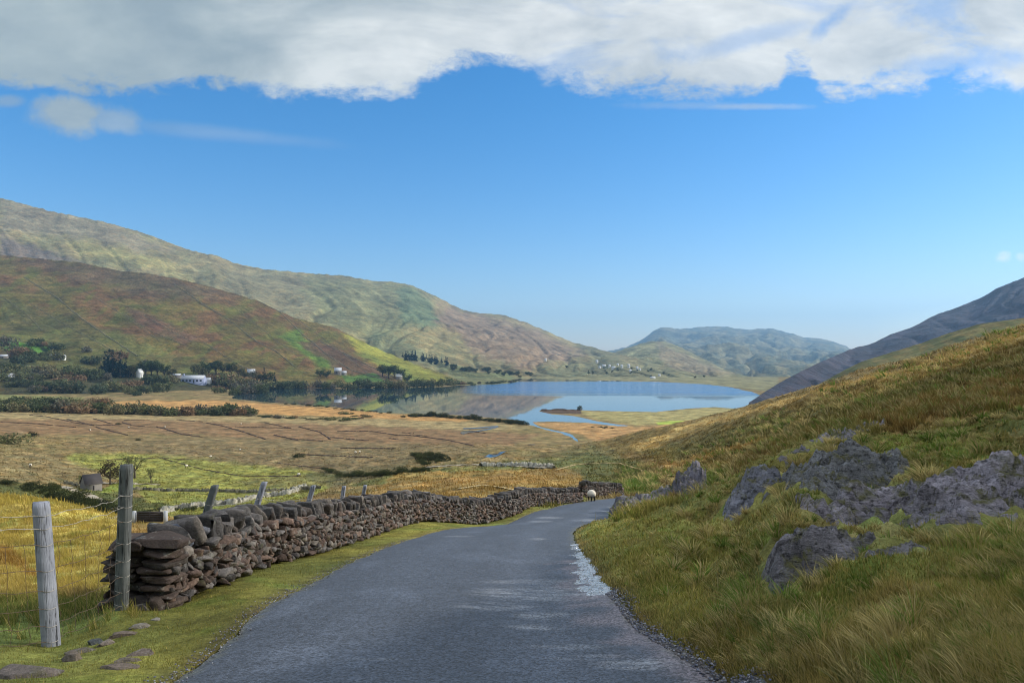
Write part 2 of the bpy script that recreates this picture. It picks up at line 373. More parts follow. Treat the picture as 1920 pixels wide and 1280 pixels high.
def cover_far(px,py,x,d):
    k=sst(-.35,.4,fbm(px/60,py/34,4,51)+.3*fbm(px/8,py/6,3,52))
    c=mixc((146,134,92),(128,124,86),k)
    R=[([(0,371),(200,417),(330,470),(250,470),(100,440),(0,430)],(138,128,106),8,.7),
       ([(0,440),(100,470),(160,490),(0,490)],(116,104,100),8,.8),
       ([(120,440),(300,480),(420,560),(300,500),(150,480)],(152,146,88),10,.7),
       ([(400,490),(560,515),(640,560),(560,600),(420,550)],(128,122,92),12,.6),
       ([(560,515),(790,535),(830,600),(700,640),(600,600)],(126,128,88),12,.8),
       ([(745,540),(790,545),(830,600),(800,625),(750,590)],(98,118,86),8,.7),
       ([(830,570),(900,588),(1000,615),(1100,665),(1000,690),(900,670),(820,600)],(138,116,98),10,.8),
       ([(700,615),(770,645),(860,690),(780,680),(690,640)],(104,116,86),6,.6),
       ([(820,685),(950,695),(990,710),(850,710)],(120,130,84),4,.7),
       ([(1000,690),(1130,670),(1330,700),(1330,712),(1000,712)],(124,124,92),8,.8)]
    return paint(c,px,py,R,60)
def cover_front(px,py,x,d):
    k=sst(-.3,.4,fbm(px/30,py/14,4,61)); c=mixc((140,136,96),(124,124,88),k)
    return paint(c,px,py,[([(1230,640),(1280,660),(1380,705),(1250,700)],(142,124,104),6,.6)],62)
def cover_blue(px,py,x,d):
    k=sst(-.3,.3,fbm(px/26,py/9,4,71)); c=mixc((112,118,98),(140,136,104),k)
    return c
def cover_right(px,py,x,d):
    k=sst(-.4,.4,fbm(px/40,py/30,4,81)); return mixc((74,80,98),(86,86,104),k)  # dark blue-purple puts the slope's shade into its colour
def cover_rmid(px,py,x,d):
    k=sst(-.4,.4,fbm(px/30,py/14,4,91)); return mixc((92,96,58),(116,106,64),k)
hm=terrain_mat('hill_slope',(.25,.012,.05),.38,((.03,6.),(.12,2.2),(.5,.7)))
hm2=terrain_mat('hill_slope_far',(.09,.006,.02),.36,((.012,16.),(.05,6.),(.2,1.6)))
hm3=terrain_mat('hillside_grass',(.12,.4,.03),.35,((.25,.8),(1.,.3)))
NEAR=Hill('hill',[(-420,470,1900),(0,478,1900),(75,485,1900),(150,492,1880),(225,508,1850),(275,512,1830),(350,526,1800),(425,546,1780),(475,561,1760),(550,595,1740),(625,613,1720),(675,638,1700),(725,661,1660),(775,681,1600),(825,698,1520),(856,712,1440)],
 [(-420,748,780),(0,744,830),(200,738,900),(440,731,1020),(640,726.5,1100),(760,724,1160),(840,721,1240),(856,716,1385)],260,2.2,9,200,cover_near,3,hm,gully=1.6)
FAR=Hill('hill',[(-420,330,3300),(0,371,3300),(100,397,3350),(200,417,3400),(270,437,3450),(350,467,3500),(385,476,3500),(405,478,3500),(435,492,3550),(490,504,3600),(575,512,3700),(650,517,3800),(700,527,3850),(735,528,3900),(770,534,3900),(810,552,3950),(870,582,4000),(900,587,4050),(943,590,4150),(985,604,4200),(1035,625,4250),(1077,643,4200),(1110,650,4000),(1135,658,3600),(1200,673,2900),(1270,692,2300),(1335,707,1800)],
 [(-420,712,1500),(0,712,1500),(700,712,1530),(900,710,1610),(1000,709,1680),(1130,711,1600),(1240,714,1480),(1335,717.5,1400)],240,2.6,26,420,cover_far,9,hm2,gully=15,pw=1.1)
FRONT=Hill('hill',[(1090,675,3600),(1120,668,3700),(1152,661,3800),(1180,651,3900),(1214,640,4000),(1247,640,4000),(1277,651,3900),(1310,668,3700),(1360,693,3000),(1400,705,2500),(1450,716,2200)],
 [(1090,708,2000),(1300,712,1900),(1450,720,1700)],120,2.4,22,260,cover_front,21,hm2,gully=8)
BLUE=Hill('mountain',[(a,b,c*1.5) for a,b,c in [(1100,672,6000),(1137,659,6200),(1177,650,6400),(1206,635,6500),(1227,620,6500),(1239,613,6500),(1260,614,6600),(1268,617,6600),(1314,613,6800),(1347,611,6800),(1402,618,6800),(1443,615,6700),(1485,625,6600),(1506,632,6600),(1543,635,6500),(1581,646,6400),(1597,655,6400),(1680,690,6400)]],
 [(1100,702,3400),(1300,706,3000),(1380,716,2300),(1500,724,2000),(1680,724,2000)],170,2.2,120,700,cover_blue,33,hm2,gully=35)
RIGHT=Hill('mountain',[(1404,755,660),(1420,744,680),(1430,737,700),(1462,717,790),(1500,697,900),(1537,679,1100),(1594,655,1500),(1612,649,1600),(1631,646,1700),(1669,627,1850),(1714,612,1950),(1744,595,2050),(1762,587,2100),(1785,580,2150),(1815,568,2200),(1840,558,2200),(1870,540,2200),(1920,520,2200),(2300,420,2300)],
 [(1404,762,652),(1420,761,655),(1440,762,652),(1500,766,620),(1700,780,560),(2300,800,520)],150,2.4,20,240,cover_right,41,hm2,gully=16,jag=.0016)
RMID=Hill('hillside',[(1492,741,380),(1506,733,400),(1537,719,430),(1575,698,450),(1612,679,460),(1669,661,470),(1725,644,470),(1777,625,460),(1837,607,450),(1912,597,430),(2300,520,400)],
 [(1492,748,330),(1600,760,260),(1800,760,230),(2300,760,200)],110,2.4,2.4,30,cover_rmid,47,hm3,jag=.0012)
HILLS=[RMID,RIGHT,NEAR,FRONT,FAR,BLUE]
def pick(px,py,only=None):
    best=None
    c=[pick_ground(px,py)] if only is None else []
    for h in (HILLS if only is None else [only]): c.append(h.pick(px,py))
    for p in c:
        if p is not None and (best is None or p[1]<best[1]): best=p
    return best
# ------------------------------------------------------------------ ground colours
pyf=H-Zb/yf*F
PYp=pyf
k=sst(-.35,.45,fbm(xf/6,yf/9,4,101)*(yf<250)+fbm(pxf/60,pyf/7,4,102)*(yf>=120))
C=mixc((136,116,78),(120,108,70),k)                                   # bog grass of the valley
lv=sst(1150,1000,pxf)
REG=[
 # near ground left of the road
 ([(-800,2300),(-800,1120),(200,1120),(330,1080),(420,1050),(620,1000),(760,980),(960,955),(1100,925),(1100,960),(900,1010),(760,1040),(700,2300)],(116,116,56),6,1,4,(0,48)),
 ([(-500,1135),(215,1125),(225,1160),(110,1200),(-500,1250)],(96,112,58),8,.8,6,(0,12)),
 # golden field
 ([(-900,1118),(-900,900),(0,915),(120,930),(215,960),(330,990),(330,1060),(215,1112)],(176,160,82),6,1,4,(9,60)),
 ([(-300,1050),(0,1060),(70,1080),(80,1100),(40,1120),(-300,1130)],(174,156,84),6,.8,5,(9,30)),
 ([(-300,1000),(0,1020),(60,1065),(75,1090),(20,1060),(-300,1030)],(150,100,46),4,.6,5,(9,40)),
 # bank just past the wall
 ([(240,1060),(240,960),(700,925),(900,900),(1100,875),(1105,900),(1000,935),(700,990),(400,1060)],(150,124,72),5,1,5,(9,90)),
 # valley fields
 ([(100,868),(140,850),(330,850),(430,862),(560,880),(640,893),(600,925),(500,960),(420,975),(300,965),(240,905),(180,880)],(134,134,66),4,1,6,(85,400)),
 ([(-300,850),(100,850),(160,875),(200,905),(0,905),(-300,905)],(134,118,82),5,.9,6,(85,400)),
 ([(-300,905),(0,905),(215,920),(330,955),(215,985),(0,950),(-300,950)],(86,92,52),5,.9,5,(60,300)),
 ([(210,905),(260,905),(240,925),(190,925)],(126,140,60),2,.9,3,(85,300)),
 ([(440,905),(520,890),(640,900),(560,925)],(112,100,72),3,.5,5,(85,400)),
 ([(560,890),(700,870),(820,885),(700,900),(620,915)],(96,92,66),4,.7,5,(85,400)),
 ([(120,832),(400,815),(760,830),(940,840),(800,862),(640,885),(400,865)],(124,108,78),6,.8,7,(150,500)),
 ([(-300,785),(0,785),(300,780),(620,795),(900,805),(1010,815),(960,835),(760,832),(500,822),(300,812),(0,815),(-300,815)],(132,104,76),5,.85,7,(250,700)),
 ([(-300,770),(0,772),(200,778),(620,782),(860,790),(1000,802),(900,808),(620,795),(200,786),(-300,785)],(156,138,98),3,.8,4,(300,800)),
 ([(250,750),(430,752),(620,765),(760,778),(900,784),(860,790),(600,780),(360,770),(130,762)],(184,140,84),2.5,.9,4,(300,1000)),
 ([(-300,735),(0,738),(160,745),(130,760),(0,756),(-300,756)],(120,124,74),2.5,.8,4,(300,1100)),
 ([(990,792),(1100,793),(1200,800),(1300,790),(1250,815),(1120,830),(1095,815),(1030,803)],(172,134,86),3,.9,4,(200,700)),
 ([(1080,770),(1240,771),(1340,764),(1400,768),(1330,785),(1200,797),(1120,786)],(156,146,96),2.5,.9,3,(300,900)),
 ([(1230,792),(1250,789),(1310,788),(1290,794),(1235,796)],(160,178,72),1.5,1,1.5,(300,900)),
 ([(1010,766),(1090,767),(1090,776),(1015,774)],(84,66,58),1.5,.9,1.5,(400,900)),
 ([(860,690),(980,705),(975,722),(850,722)],(104,108,70),2,.8,3,(900,1700)),
 ([(975,698),(1460,698),(1460,735),(1360,724),(1240,715),(975,710)],(126,124,92),1.5,.9,2,(900,2500)),
 # spurs past the road end
 ([(640,915),(800,880),(1000,872),(1100,868),(1090,880),(960,888),(800,905)],(112,118,66),4,.8,6,(60,260)),
 ([(740,890),(900,885),(1090,878),(1000,905),(800,915),(700,925)],(160,128,74),4,.7,6,(55,220)),
 ([(920,870),(1100,850),(1200,865),(1230,900),(1200,925),(1100,915),(1090,885),(980,880)],(94,98,58),6,.9,7,(40,260)),
 ([(1000,850),(1200,825),(1250,840),(1120,860)],(88,96,60),5,.5,7,(90,300)),
 # right hillside
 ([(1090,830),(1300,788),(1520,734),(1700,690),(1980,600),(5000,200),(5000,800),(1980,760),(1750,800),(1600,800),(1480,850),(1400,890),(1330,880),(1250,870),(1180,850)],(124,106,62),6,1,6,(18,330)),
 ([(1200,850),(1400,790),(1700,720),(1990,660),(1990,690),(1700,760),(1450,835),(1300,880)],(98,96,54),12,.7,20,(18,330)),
 ([(1180,835),(1300,792),(1520,736),(1700,692),(1990,598),(1990,618),(1700,702),(1520,746),(1320,803),(1200,850)],(178,150,92),3,.8,3,(60,330)),  # golden strip paints in the sunlit rim of the ridge
 ([(1230,872),(1330,845),(1440,825),(1330,862),(1250,882)],(180,136,74),2,.55,5,(50,200)),
 ([(1290,905),(1340,880),(1370,895),(1340,920),(1300,925)],(116,134,60),4,.9,4,(14,60)),
 ([(1150,905),(1230,895),(1250,925),(1160,930)],(104,128,58),4,.8,4,(30,90)),
 # near right slope
 ([(1000,2300),(1060,1000),(1130,975),(1250,930),(1340,905),(1400,880),(1500,840),(1620,790),(1760,745),(1990,690),(6000,500),(6000,2300)],(124,122,68),5,1,4,(0,26)),
 ([(1090,1000),(1300,970),(1400,1000),(1300,1120),(1450,1280),(1350,1280),(1180,1130)],(132,134,66),8,.7,9,(0,26)),
 ([(1600,800),(1760,740),(1990,680),(1990,760),(1800,800),(1700,830)],(132,104,64),8,.8,9,(12,60)),
 ([(1640,835),(1800,800),(1900,830),(1800,870),(1700,860)],(126,136,62),6,.8,6,(8,30)),
 ([(1850,820),(1990,790),(1990,850),(1880,870)],(96,98,54),6,.7,6,(8,30)),
 ([(1760,1030),(1990,1010),(1990,1150),(1850,1130),(1760,1080)],(122,142,64),6,.7,8,(0,20)),
 ([(1500,1200),(1700,1150),(1990,1160),(1990,2300),(1500,2300)],(122,124,68),10,.6,14,(0,20)),
 ([(1330,1100),(1430,1080),(1500,1150),(1480,1230),(1400,1200)],(92,104,62),6,.6,8,(0,20)),
]
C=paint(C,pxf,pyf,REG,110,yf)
# strands of darker and paler growth, straw and moss, all true colours of the sward
n1=fbm(xf/1.1,yf/1.1,4,120); n2=fbm(xf/.35,yf/.35,3,121); nearw=(1-sst(25,60,yf))
C*=(1+.28*n1*nearw+.22*n2*nearw)[:,None]
st=sst(.1,.6,fbm(xf/1.6,yf/1.6,4,123))*nearw*(pxf>1080)*.55; C=C*(1-st[:,None])+lin((168,150,98))*st[:,None]
gm=sst(.15,.6,fbm(xf/1.2+9,yf/1.2,4,125))*nearw*.5; C=C*(1-gm[:,None])+lin((98,122,50))*gm[:,None]
hs=fbm(xf/3.0,yf/6.0,4,126)*sst(18,45,yf)*(1-sst(250,500,yf)); C*=(1+.55*hs)[:,None]
vs=fbm(pxf/22,pyf/2.2,4,127)*sst(70,160,yf); C*=(1+.52*vs)[:,None]
tus=sst(.25,.5,fbm(xf/3.3,yf/3.3,3,131))*sst(60,110,yf)*(1-sst(350,600,yf))*(pxf<1000)
C=C*(1-.55*tus[:,None])+lin((84,84,50))*.55*tus[:,None]
# bare earth along the asphalt
es=(1-sst(.0,.35,-road_sd))*(road_sd<.2)*.75*(.6+.6*fbm(xf/.3,yf/.3,2,128)); es=np.clip(es,0,1)
C=C*(1-es[:,None])+lin((98,88,70))*es[:,None]
C=tone(C)
gm_=terrain_mat('ground_grass',(28.,5.,.9,.1),.36,((3.,.05),(14.,.035),(45.,.012),(.25,.35)))
me=mesh_from('ground',GPOS.reshape(-1,3),grid_faces(nr,nc),True,gm_,C)
ground=obj('ground',me,kind='structure')
CG=C.reshape(nr,nc,3)
# apron behind and beneath the viewer so that the sheet does not stop at their feet
axs=np.linspace(-60,60,61); ays=np.linspace(-60,1.7,32); AX,AY=np.meshgrid(axs,ays)
AZ=Z0(AX,np.full(AX.shape,1.5))
AZ=np.where(abs(AX)<5,-1.80,np.clip(AZ,-1.9,9))-.03-.012*(1.7-AY)*0
ap=mesh_from('ground',np.stack([AX,AY,AZ],-1).reshape(-1,3),grid_faces(32,61),True,gm_,np.tile(lin((118,116,62)),(AX.size,1)))
obj('ground',ap,kind='structure')
print('ground done',time.time()-T0)
# ------------------------------------------------------------------ water
def water_mat():
    t=NT('lake_water'); g=t.n('NewGeometry'); pos=g.outputs['Position']; sp=t.n('SeparateXYZ',{0:pos})
    x,y=sp.outputs[0],sp.outputs[1]
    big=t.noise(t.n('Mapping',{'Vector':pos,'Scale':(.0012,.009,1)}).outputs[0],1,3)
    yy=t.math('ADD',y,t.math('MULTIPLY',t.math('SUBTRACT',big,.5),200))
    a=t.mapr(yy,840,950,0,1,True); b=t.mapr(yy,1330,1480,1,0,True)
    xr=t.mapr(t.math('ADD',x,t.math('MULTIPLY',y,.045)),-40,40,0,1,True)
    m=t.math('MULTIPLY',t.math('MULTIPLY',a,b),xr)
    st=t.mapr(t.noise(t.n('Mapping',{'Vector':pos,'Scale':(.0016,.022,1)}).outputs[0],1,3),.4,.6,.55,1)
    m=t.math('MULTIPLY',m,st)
    rip=t.noise(t.n('Mapping',{'Vector':pos,'Scale':(.35,.8,1)}).outputs[0],1,4)
    calm=t.noise(t.n('Mapping',{'Vector':pos,'Scale':(.02,.12,1)}).outputs[0],1,2)
    h=t.math('ADD',t.math('MULTIPLY',t.math('MULTIPLY',rip,m),.55),t.math('MULTIPLY',calm,.012))
    nrm=t.bump(h,1.0,1.0)
    r=t.math('MULTIPLY_ADD',m,.10,.012)
    return t.done(t.mix(m,(.014,.04,.06),(.03,.17,.42)),r,nrm,.5,IOR=1.45)  # blue base of the ruffled band stands in for reflected high sky
wm=water_mat()
# one sheet of water, cut a little wider than the shore so that the banks meet it
big=np.array([(-900,330,ZL),(700,330,ZL),(900,1800,ZL),(-1600,1800,ZL)])
lake=obj('lake',mesh_from('lake',np.array([(x_,y_,ZL) for x_ in np.linspace(-900,700,33) for y_ in np.linspace(340,1790,30)]),grid_faces(33,30)[:,::-1],True,wm),kind='structure')
t=NT('pool_water'); pwm=t.done((.02,.03,.035),.04,t.bump(t.noise(t.n('NewGeometry').outputs['Position'],3,3),.01),.5,IOR=1.333)
def sheet(name,P,lift,mat,kind='structure',**kw):
    pts=[pick_ground(*p) for p in P]; pts=[p for p in pts if p is not None]
    z=np.median([p[2] for p in pts])
    V=[(p[0],p[1],p[2]+lift) for p in pts]; c=np.mean(V,0); V=np.vstack([V,c]); k_=len(pts)
    return obj(name,mesh_from(name,V,np.array([(i,(i+1)%k_,k_) for i in range(k_)]),False,mat),kind=kind,**kw)
sheet('pond',[(863,812),(868,808),(878,810),(905,806),(930,800),(936,801),(915,806),(880,812),(872,811),(868,815)],.25,pwm)
sheet('pond',[(868,803),(890,802),(932,798.5),(934,800),(895,804),(870,805)],.25,pwm)
sheet('stream',[(907,858),(915,853),(930,852),(938,848),(951,846),(945,850),(936,854),(930,857),(915,861)],.25,pwm)
sheet('pond',[(990,833),(1003,832),(1003,835.5),(991,835)],.25,pwm)
#=P2=
# ------------------------------------------------------------------ road
def cr(P,n):
    P=np.asarray(P,float); s=np.concatenate([[0],np.cumsum(np.hypot(*(P[1:,:2]-P[:-1,:2]).T))]); u=np.linspace(0,s[-1],n)
    m=np.gradient(P,s,axis=0); i=np.clip(np.searchsorted(s,u)-1,0,len(s)-2); h=(s[i+1]-s[i])[:,None]; t=((u-s[i])[:,None])/h
    return (2*t**3-3*t**2+1)*P[i]+(t**3-2*t**2+t)*h*m[i]+(-2*t**3+3*t**2)*P[i+1]+(t**3-t**2)*h*m[i+1]
def along(P,step_fn):
    out=[];s=0
    Q=cr(P,4000); L=np.concatenate([[0],np.cumsum(np.hypot(*(Q[1:,:2]-Q[:-1,:2]).T))])
    while s<L[-1]: out.append(s); s+=step_fn(np.interp(s,L,Q[:,1]))
    out=np.array(out); return np.stack([np.interp(out,L,Q[:,k]) for k in range(Q.shape[1])],1)
nrw,ncw=900,44
tl=np.linspace(0,1,nrw)**2.0
La=cr(RLx,3000); Ra=cr(RRx,3000)
La=np.stack([np.interp(tl,np.linspace(0,1,3000),La[:,k]) for k in (0,1)],1); Ra=np.stack([np.interp(tl,np.linspace(0,1,3000),Ra[:,k]) for k in (0,1)],1)
wob=lambda P,s:P+np.stack([fbm(P[:,1]/.35,P[:,0]*0+s,3,s)*.05+fbm(P[:,1]/1.5,P[:,0]*0+s,2,s+1)*.05,0*P[:,0]],1)
La,Ra=wob(La,5),wob(Ra,9)
u=np.linspace(0,1,ncw)[None,:,None]; RP=La[:,None]*(1-u)+Ra[:,None]*u
rx,ry=RP[...,0].ravel(),RP[...,1].ravel(); keep=1
rz=Z0(rx,np.maximum(ry,1.6)); uu=np.broadcast_to(u[...,0],(nrw,ncw)).ravel()
rz=rz+.012+.03*(1-(2*uu-1)**2)-.02*sst(.9,1,np.abs(2*uu-1))+fbm(rx/.9,ry/.9,2,150)*.006
rpx=960+F*rx/np.maximum(ry,1); rpy=H-rz/np.maximum(ry,1)*F
pt=np.zeros(len(rx))
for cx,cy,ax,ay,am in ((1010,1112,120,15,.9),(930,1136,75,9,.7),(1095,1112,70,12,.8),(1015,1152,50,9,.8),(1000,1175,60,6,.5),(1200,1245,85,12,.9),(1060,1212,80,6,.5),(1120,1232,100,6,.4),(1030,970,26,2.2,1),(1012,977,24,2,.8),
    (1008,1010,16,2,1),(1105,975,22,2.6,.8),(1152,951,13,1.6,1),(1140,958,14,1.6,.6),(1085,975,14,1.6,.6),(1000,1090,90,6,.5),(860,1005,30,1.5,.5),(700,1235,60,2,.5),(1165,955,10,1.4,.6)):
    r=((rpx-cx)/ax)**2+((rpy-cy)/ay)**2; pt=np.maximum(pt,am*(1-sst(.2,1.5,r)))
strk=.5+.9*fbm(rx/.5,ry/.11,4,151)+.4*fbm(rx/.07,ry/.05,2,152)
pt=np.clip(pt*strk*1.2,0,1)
edge_d=(1-uu)*3.6
dust=(1-sst(.15,.55,edge_d+fbm(rx/.4,ry/.4,3,153)*.35))*(ry<12)*(ry>5)*.8
c=np.tile(lin((54,59,68)),(len(rx),1)); c*=(1+.16*fbm(rx/1.2,ry/2.5,4,154)+.10*fbm(rx/.25,ry/.25,3,155))[:,None]
trk=np.exp(-((uu-.3)/.1)**2)+np.exp(-((uu-.72)/.1)**2); c*=(1+.22*trk+.35*sst(.25,.5,fbm(rx/.9+7,ry/2.2,3,157)))[:,None]; crk=1-sst(.0,.035,np.abs(fbm(rx/.9,ry/1.4,4,158)))*1.; c*=(1-.35*crk*sst(.0,.3,fbm(rx/2,ry/2,2,159)))[:,None]
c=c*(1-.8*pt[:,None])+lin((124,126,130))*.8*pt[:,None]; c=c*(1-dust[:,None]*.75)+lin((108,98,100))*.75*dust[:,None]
ed=(1-sst(0,.12,np.minimum(uu,1-uu)*3.6+fbm(rx/.2,ry/.2,2,156)*.08)); c=c*(1-.45*ed[:,None])+lin((92,90,62))*.45*ed[:,None]
t=NT('asphalt'); pos=t.n('NewGeometry').outputs['Position']; ca=t.n('Attribute',attribute_name='Col').outputs['Color']
vo=t.n('TexVoronoi',{'Vector':pos,'Scale':62.}); g=t.mapr(t.n('SeparateColor',{0:vo.outputs['Color']}).outputs[0],0,1,.3,2.0)
g2=t.mapr(t.noise(pos,9,4,.7),.3,.7,.8,1.2); gv=t.math('MULTIPLY',g,g2)
cc_=t.mix(1.0,ca,t.n('CombineColor',{0:gv,1:gv,2:gv}).outputs[0],'MULTIPLY')
hh=t.math('MULTIPLY_ADD',t.math('SUBTRACT',1,vo.outputs['Distance']),.006,t.math('MULTIPLY',t.noise(pos,40,4,.7),.008))
roadm=t.done(cc_,.62,t.bump(hh,1.0,.9),.5)
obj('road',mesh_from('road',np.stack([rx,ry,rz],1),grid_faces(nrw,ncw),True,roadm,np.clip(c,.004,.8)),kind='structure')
# puddle: a chain of small level pools in the sunken right edge
mb=MB()
PU=np.array([(1066,1012),(1078,1010),(1092,1040),(1112,1072),(1130,1100),(1150,1122),(1118,1122),(1092,1108),(1086,1085),(1080,1060),(1070,1035)])
r_=np.random.default_rng(3)
cand=[]
while len(cand)<150:
    a,b=r_.uniform(1060,1155),r_.uniform(1010,1124)
    if poly_sd(np.array([a]),np.array([b]),PU)[0]>(-1 if b>1040 else 1.5): cand.append((a,b))
for a,b in cand:
    d=np.interp(b,[p[0] for p in ROWS][::-1],[p[1] for p in ROWS][::-1]); x0=(a-960)/F*d
    ra=r_.uniform(.02,.10)*(1 if b>1045 else .6); rb=ra*r_.uniform(.5,1.0); k=12; an=np.arange(k)/k*6.283
    rr=1+.3*np.cos(an*2+r_.uniform(0,6))+.15*np.cos(an*3+r_.uniform(0,6))
    xx=x0+ra*rr*np.cos(an); yy=d+rb*rr*np.sin(an); zz=Z0(np.array([x0]),np.array([d]))[0]+.010+.14*rb
    mb.add(np.vstack([np.stack([xx,yy,np.full(k,zz)],1),[x0,d,zz],np.stack([xx,yy,np.full(k,zz-.05)],1)]),[(i,i+k+1,(i+1)%k+k+1,(i+1)%k) for i in range(k)],[(i,(i+1)%k,k) for i in range(k)])
t=NT('puddle_water'); pm=t.done((.55,.6,.66),.10,t.bump(t.noise(t.n('NewGeometry').outputs['Position'],30,3),.07),1.0,IOR=2.4,Metallic=.55)  # pale metallic base stands in for a brighter sky reflection
obj('puddle',mb.mesh('puddle',pm),kind='structure')
# ------------------------------------------------------------------ stones
def cube_sphere(k):
    g=np.linspace(-1,1,k+1); V={};L=[];Q=[]
    def vid(p):
        key=tuple(np.round(p,5))
        if key not in V: V[key]=len(L); L.append(p)
        return V[key]
    for ax in range(3):
        for s in (-1,1):
            for i in range(k):
                for j in range(k):
                    q=[]
                    for a,b in ((0,0),(1,0),(1,1),(0,1)):
                        p=[0,0,0]; p[ax]=s; p[(ax+1)%3]=g[i+a]; p[(ax+2)%3]=g[j+b]; q.append(vid(tuple(p)))
                    Q.append(q if s>0 else q[::-1])
    return np.array(L,float),np.array(Q)
CS={k:cube_sphere(k) for k in (2,3,4,6,12)}
def stones(c,dim,yaw,roll,r,k=4,round_=.45,cuts=4,noise=.12,pitch=None):
    """many rough stones at once: centres (n,3), half sizes (n,3)"""
    V,Q=CS[k]; n=len(c); nv=len(V)
    Sp=V/np.linalg.norm(V,axis=1,keepdims=True)*1.12
    P=np.repeat((V*(1-round_)+Sp*round_)[None],n,0)
    for w_ in range(4):
        kv=r.normal(0,1.5+.9*w_,(n,1,3)); ph=r.uniform(0,6.28,(n,1))
        P=P+noise/(1+.5*w_)*np.sin((P*kv).sum(-1)+ph)[...,None]*Sp[None]*.8
    for w_ in range(cuts):
        nn=r.normal(0,1,(n,3)); nn/=np.linalg.norm(nn,axis=1,keepdims=True); cc=r.uniform(.62,1.0,(n,1))
        d=(P*nn[:,None]).sum(-1)-cc; P=P-np.maximum(d,0)[...,None]*nn[:,None]
    P=P*np.asarray(dim)[:,None]
    if pitch is not None:
        a=np.asarray(pitch)[:,None]; x,z=P[...,0].copy(),P[...,2].copy(); P[...,0]=x*np.cos(a)+z*np.sin(a); P[...,2]=-x*np.sin(a)+z*np.cos(a)
    a=np.asarray(roll)[:,None]; y,z=P[...,1].copy(),P[...,2].copy(); P[...,1]=y*np.cos(a)-z*np.sin(a); P[...,2]=y*np.sin(a)+z*np.cos(a)
    a=np.asarray(yaw)[:,None]; x,y=P[...,0].copy(),P[...,1].copy(); P[...,0]=x*np.cos(a)-y*np.sin(a); P[...,1]=x*np.sin(a)+y*np.cos(a)
    P=P+np.asarray(c)[:,None]
    Fq=(Q[None]+(np.arange(n)*nv)[:,None,None]).reshape(-1,4)
    return P.reshape(-1,3),Fq,nv
def smat(name,lichen=.35,tint=(1,1,1)):
    t=NT(name); pos=t.n('NewGeometry').outputs['Position']; ca=t.n('Attribute',attribute_name='Col').outputs['Color']
    v=t.math('MULTIPLY',t.mapr(t.noise(pos,22,5,.7),.3,.7,.55,1.45),t.mapr(t.noise(pos,90,3,.7),.3,.7,.8,1.2))
    c_=t.mix(1.0,ca,t.n('CombineColor',{0:v,1:v,2:v}).outputs[0],'MULTIPLY')
    li=t.mapr(t.noise(pos,7,6,.7),.56,.64,0,lichen,True); c_=t.mix(li,c_,(.34,.34,.31))
    mo=t.mapr(t.noise(t.n('Mapping',{'Vector':pos,'Location':(5,3,1)}).outputs[0],5,5,.6),.6,.7,0,.35,True); c_=t.mix(mo,c_,(.10,.105,.04))
    h=t.math('ADD',t.math('MULTIPLY',t.noise(pos,26,6,.75),.035),t.math('MULTIPLY',t.noise(pos,120,3,.7),.005))
    return t.done(c_,.85,t.bump(h,1.0,1.0),.3)
stone_m=smat('wall_stone'); rock_m=None
def scol(n,r,nv,base=((92,80,74),(72,68,68),(108,90,80),(84,70,64),(98,94,92),(112,106,100)),var=.4):
    b=np.array([lin(q) for q in base])[r.integers(0,len(base),n)]*(1+r.uniform(-var,var,(n,1))); return np.repeat(b,nv,0)
def zat(x,y): return float(Z0(np.array([x]),np.array([y]))[0])
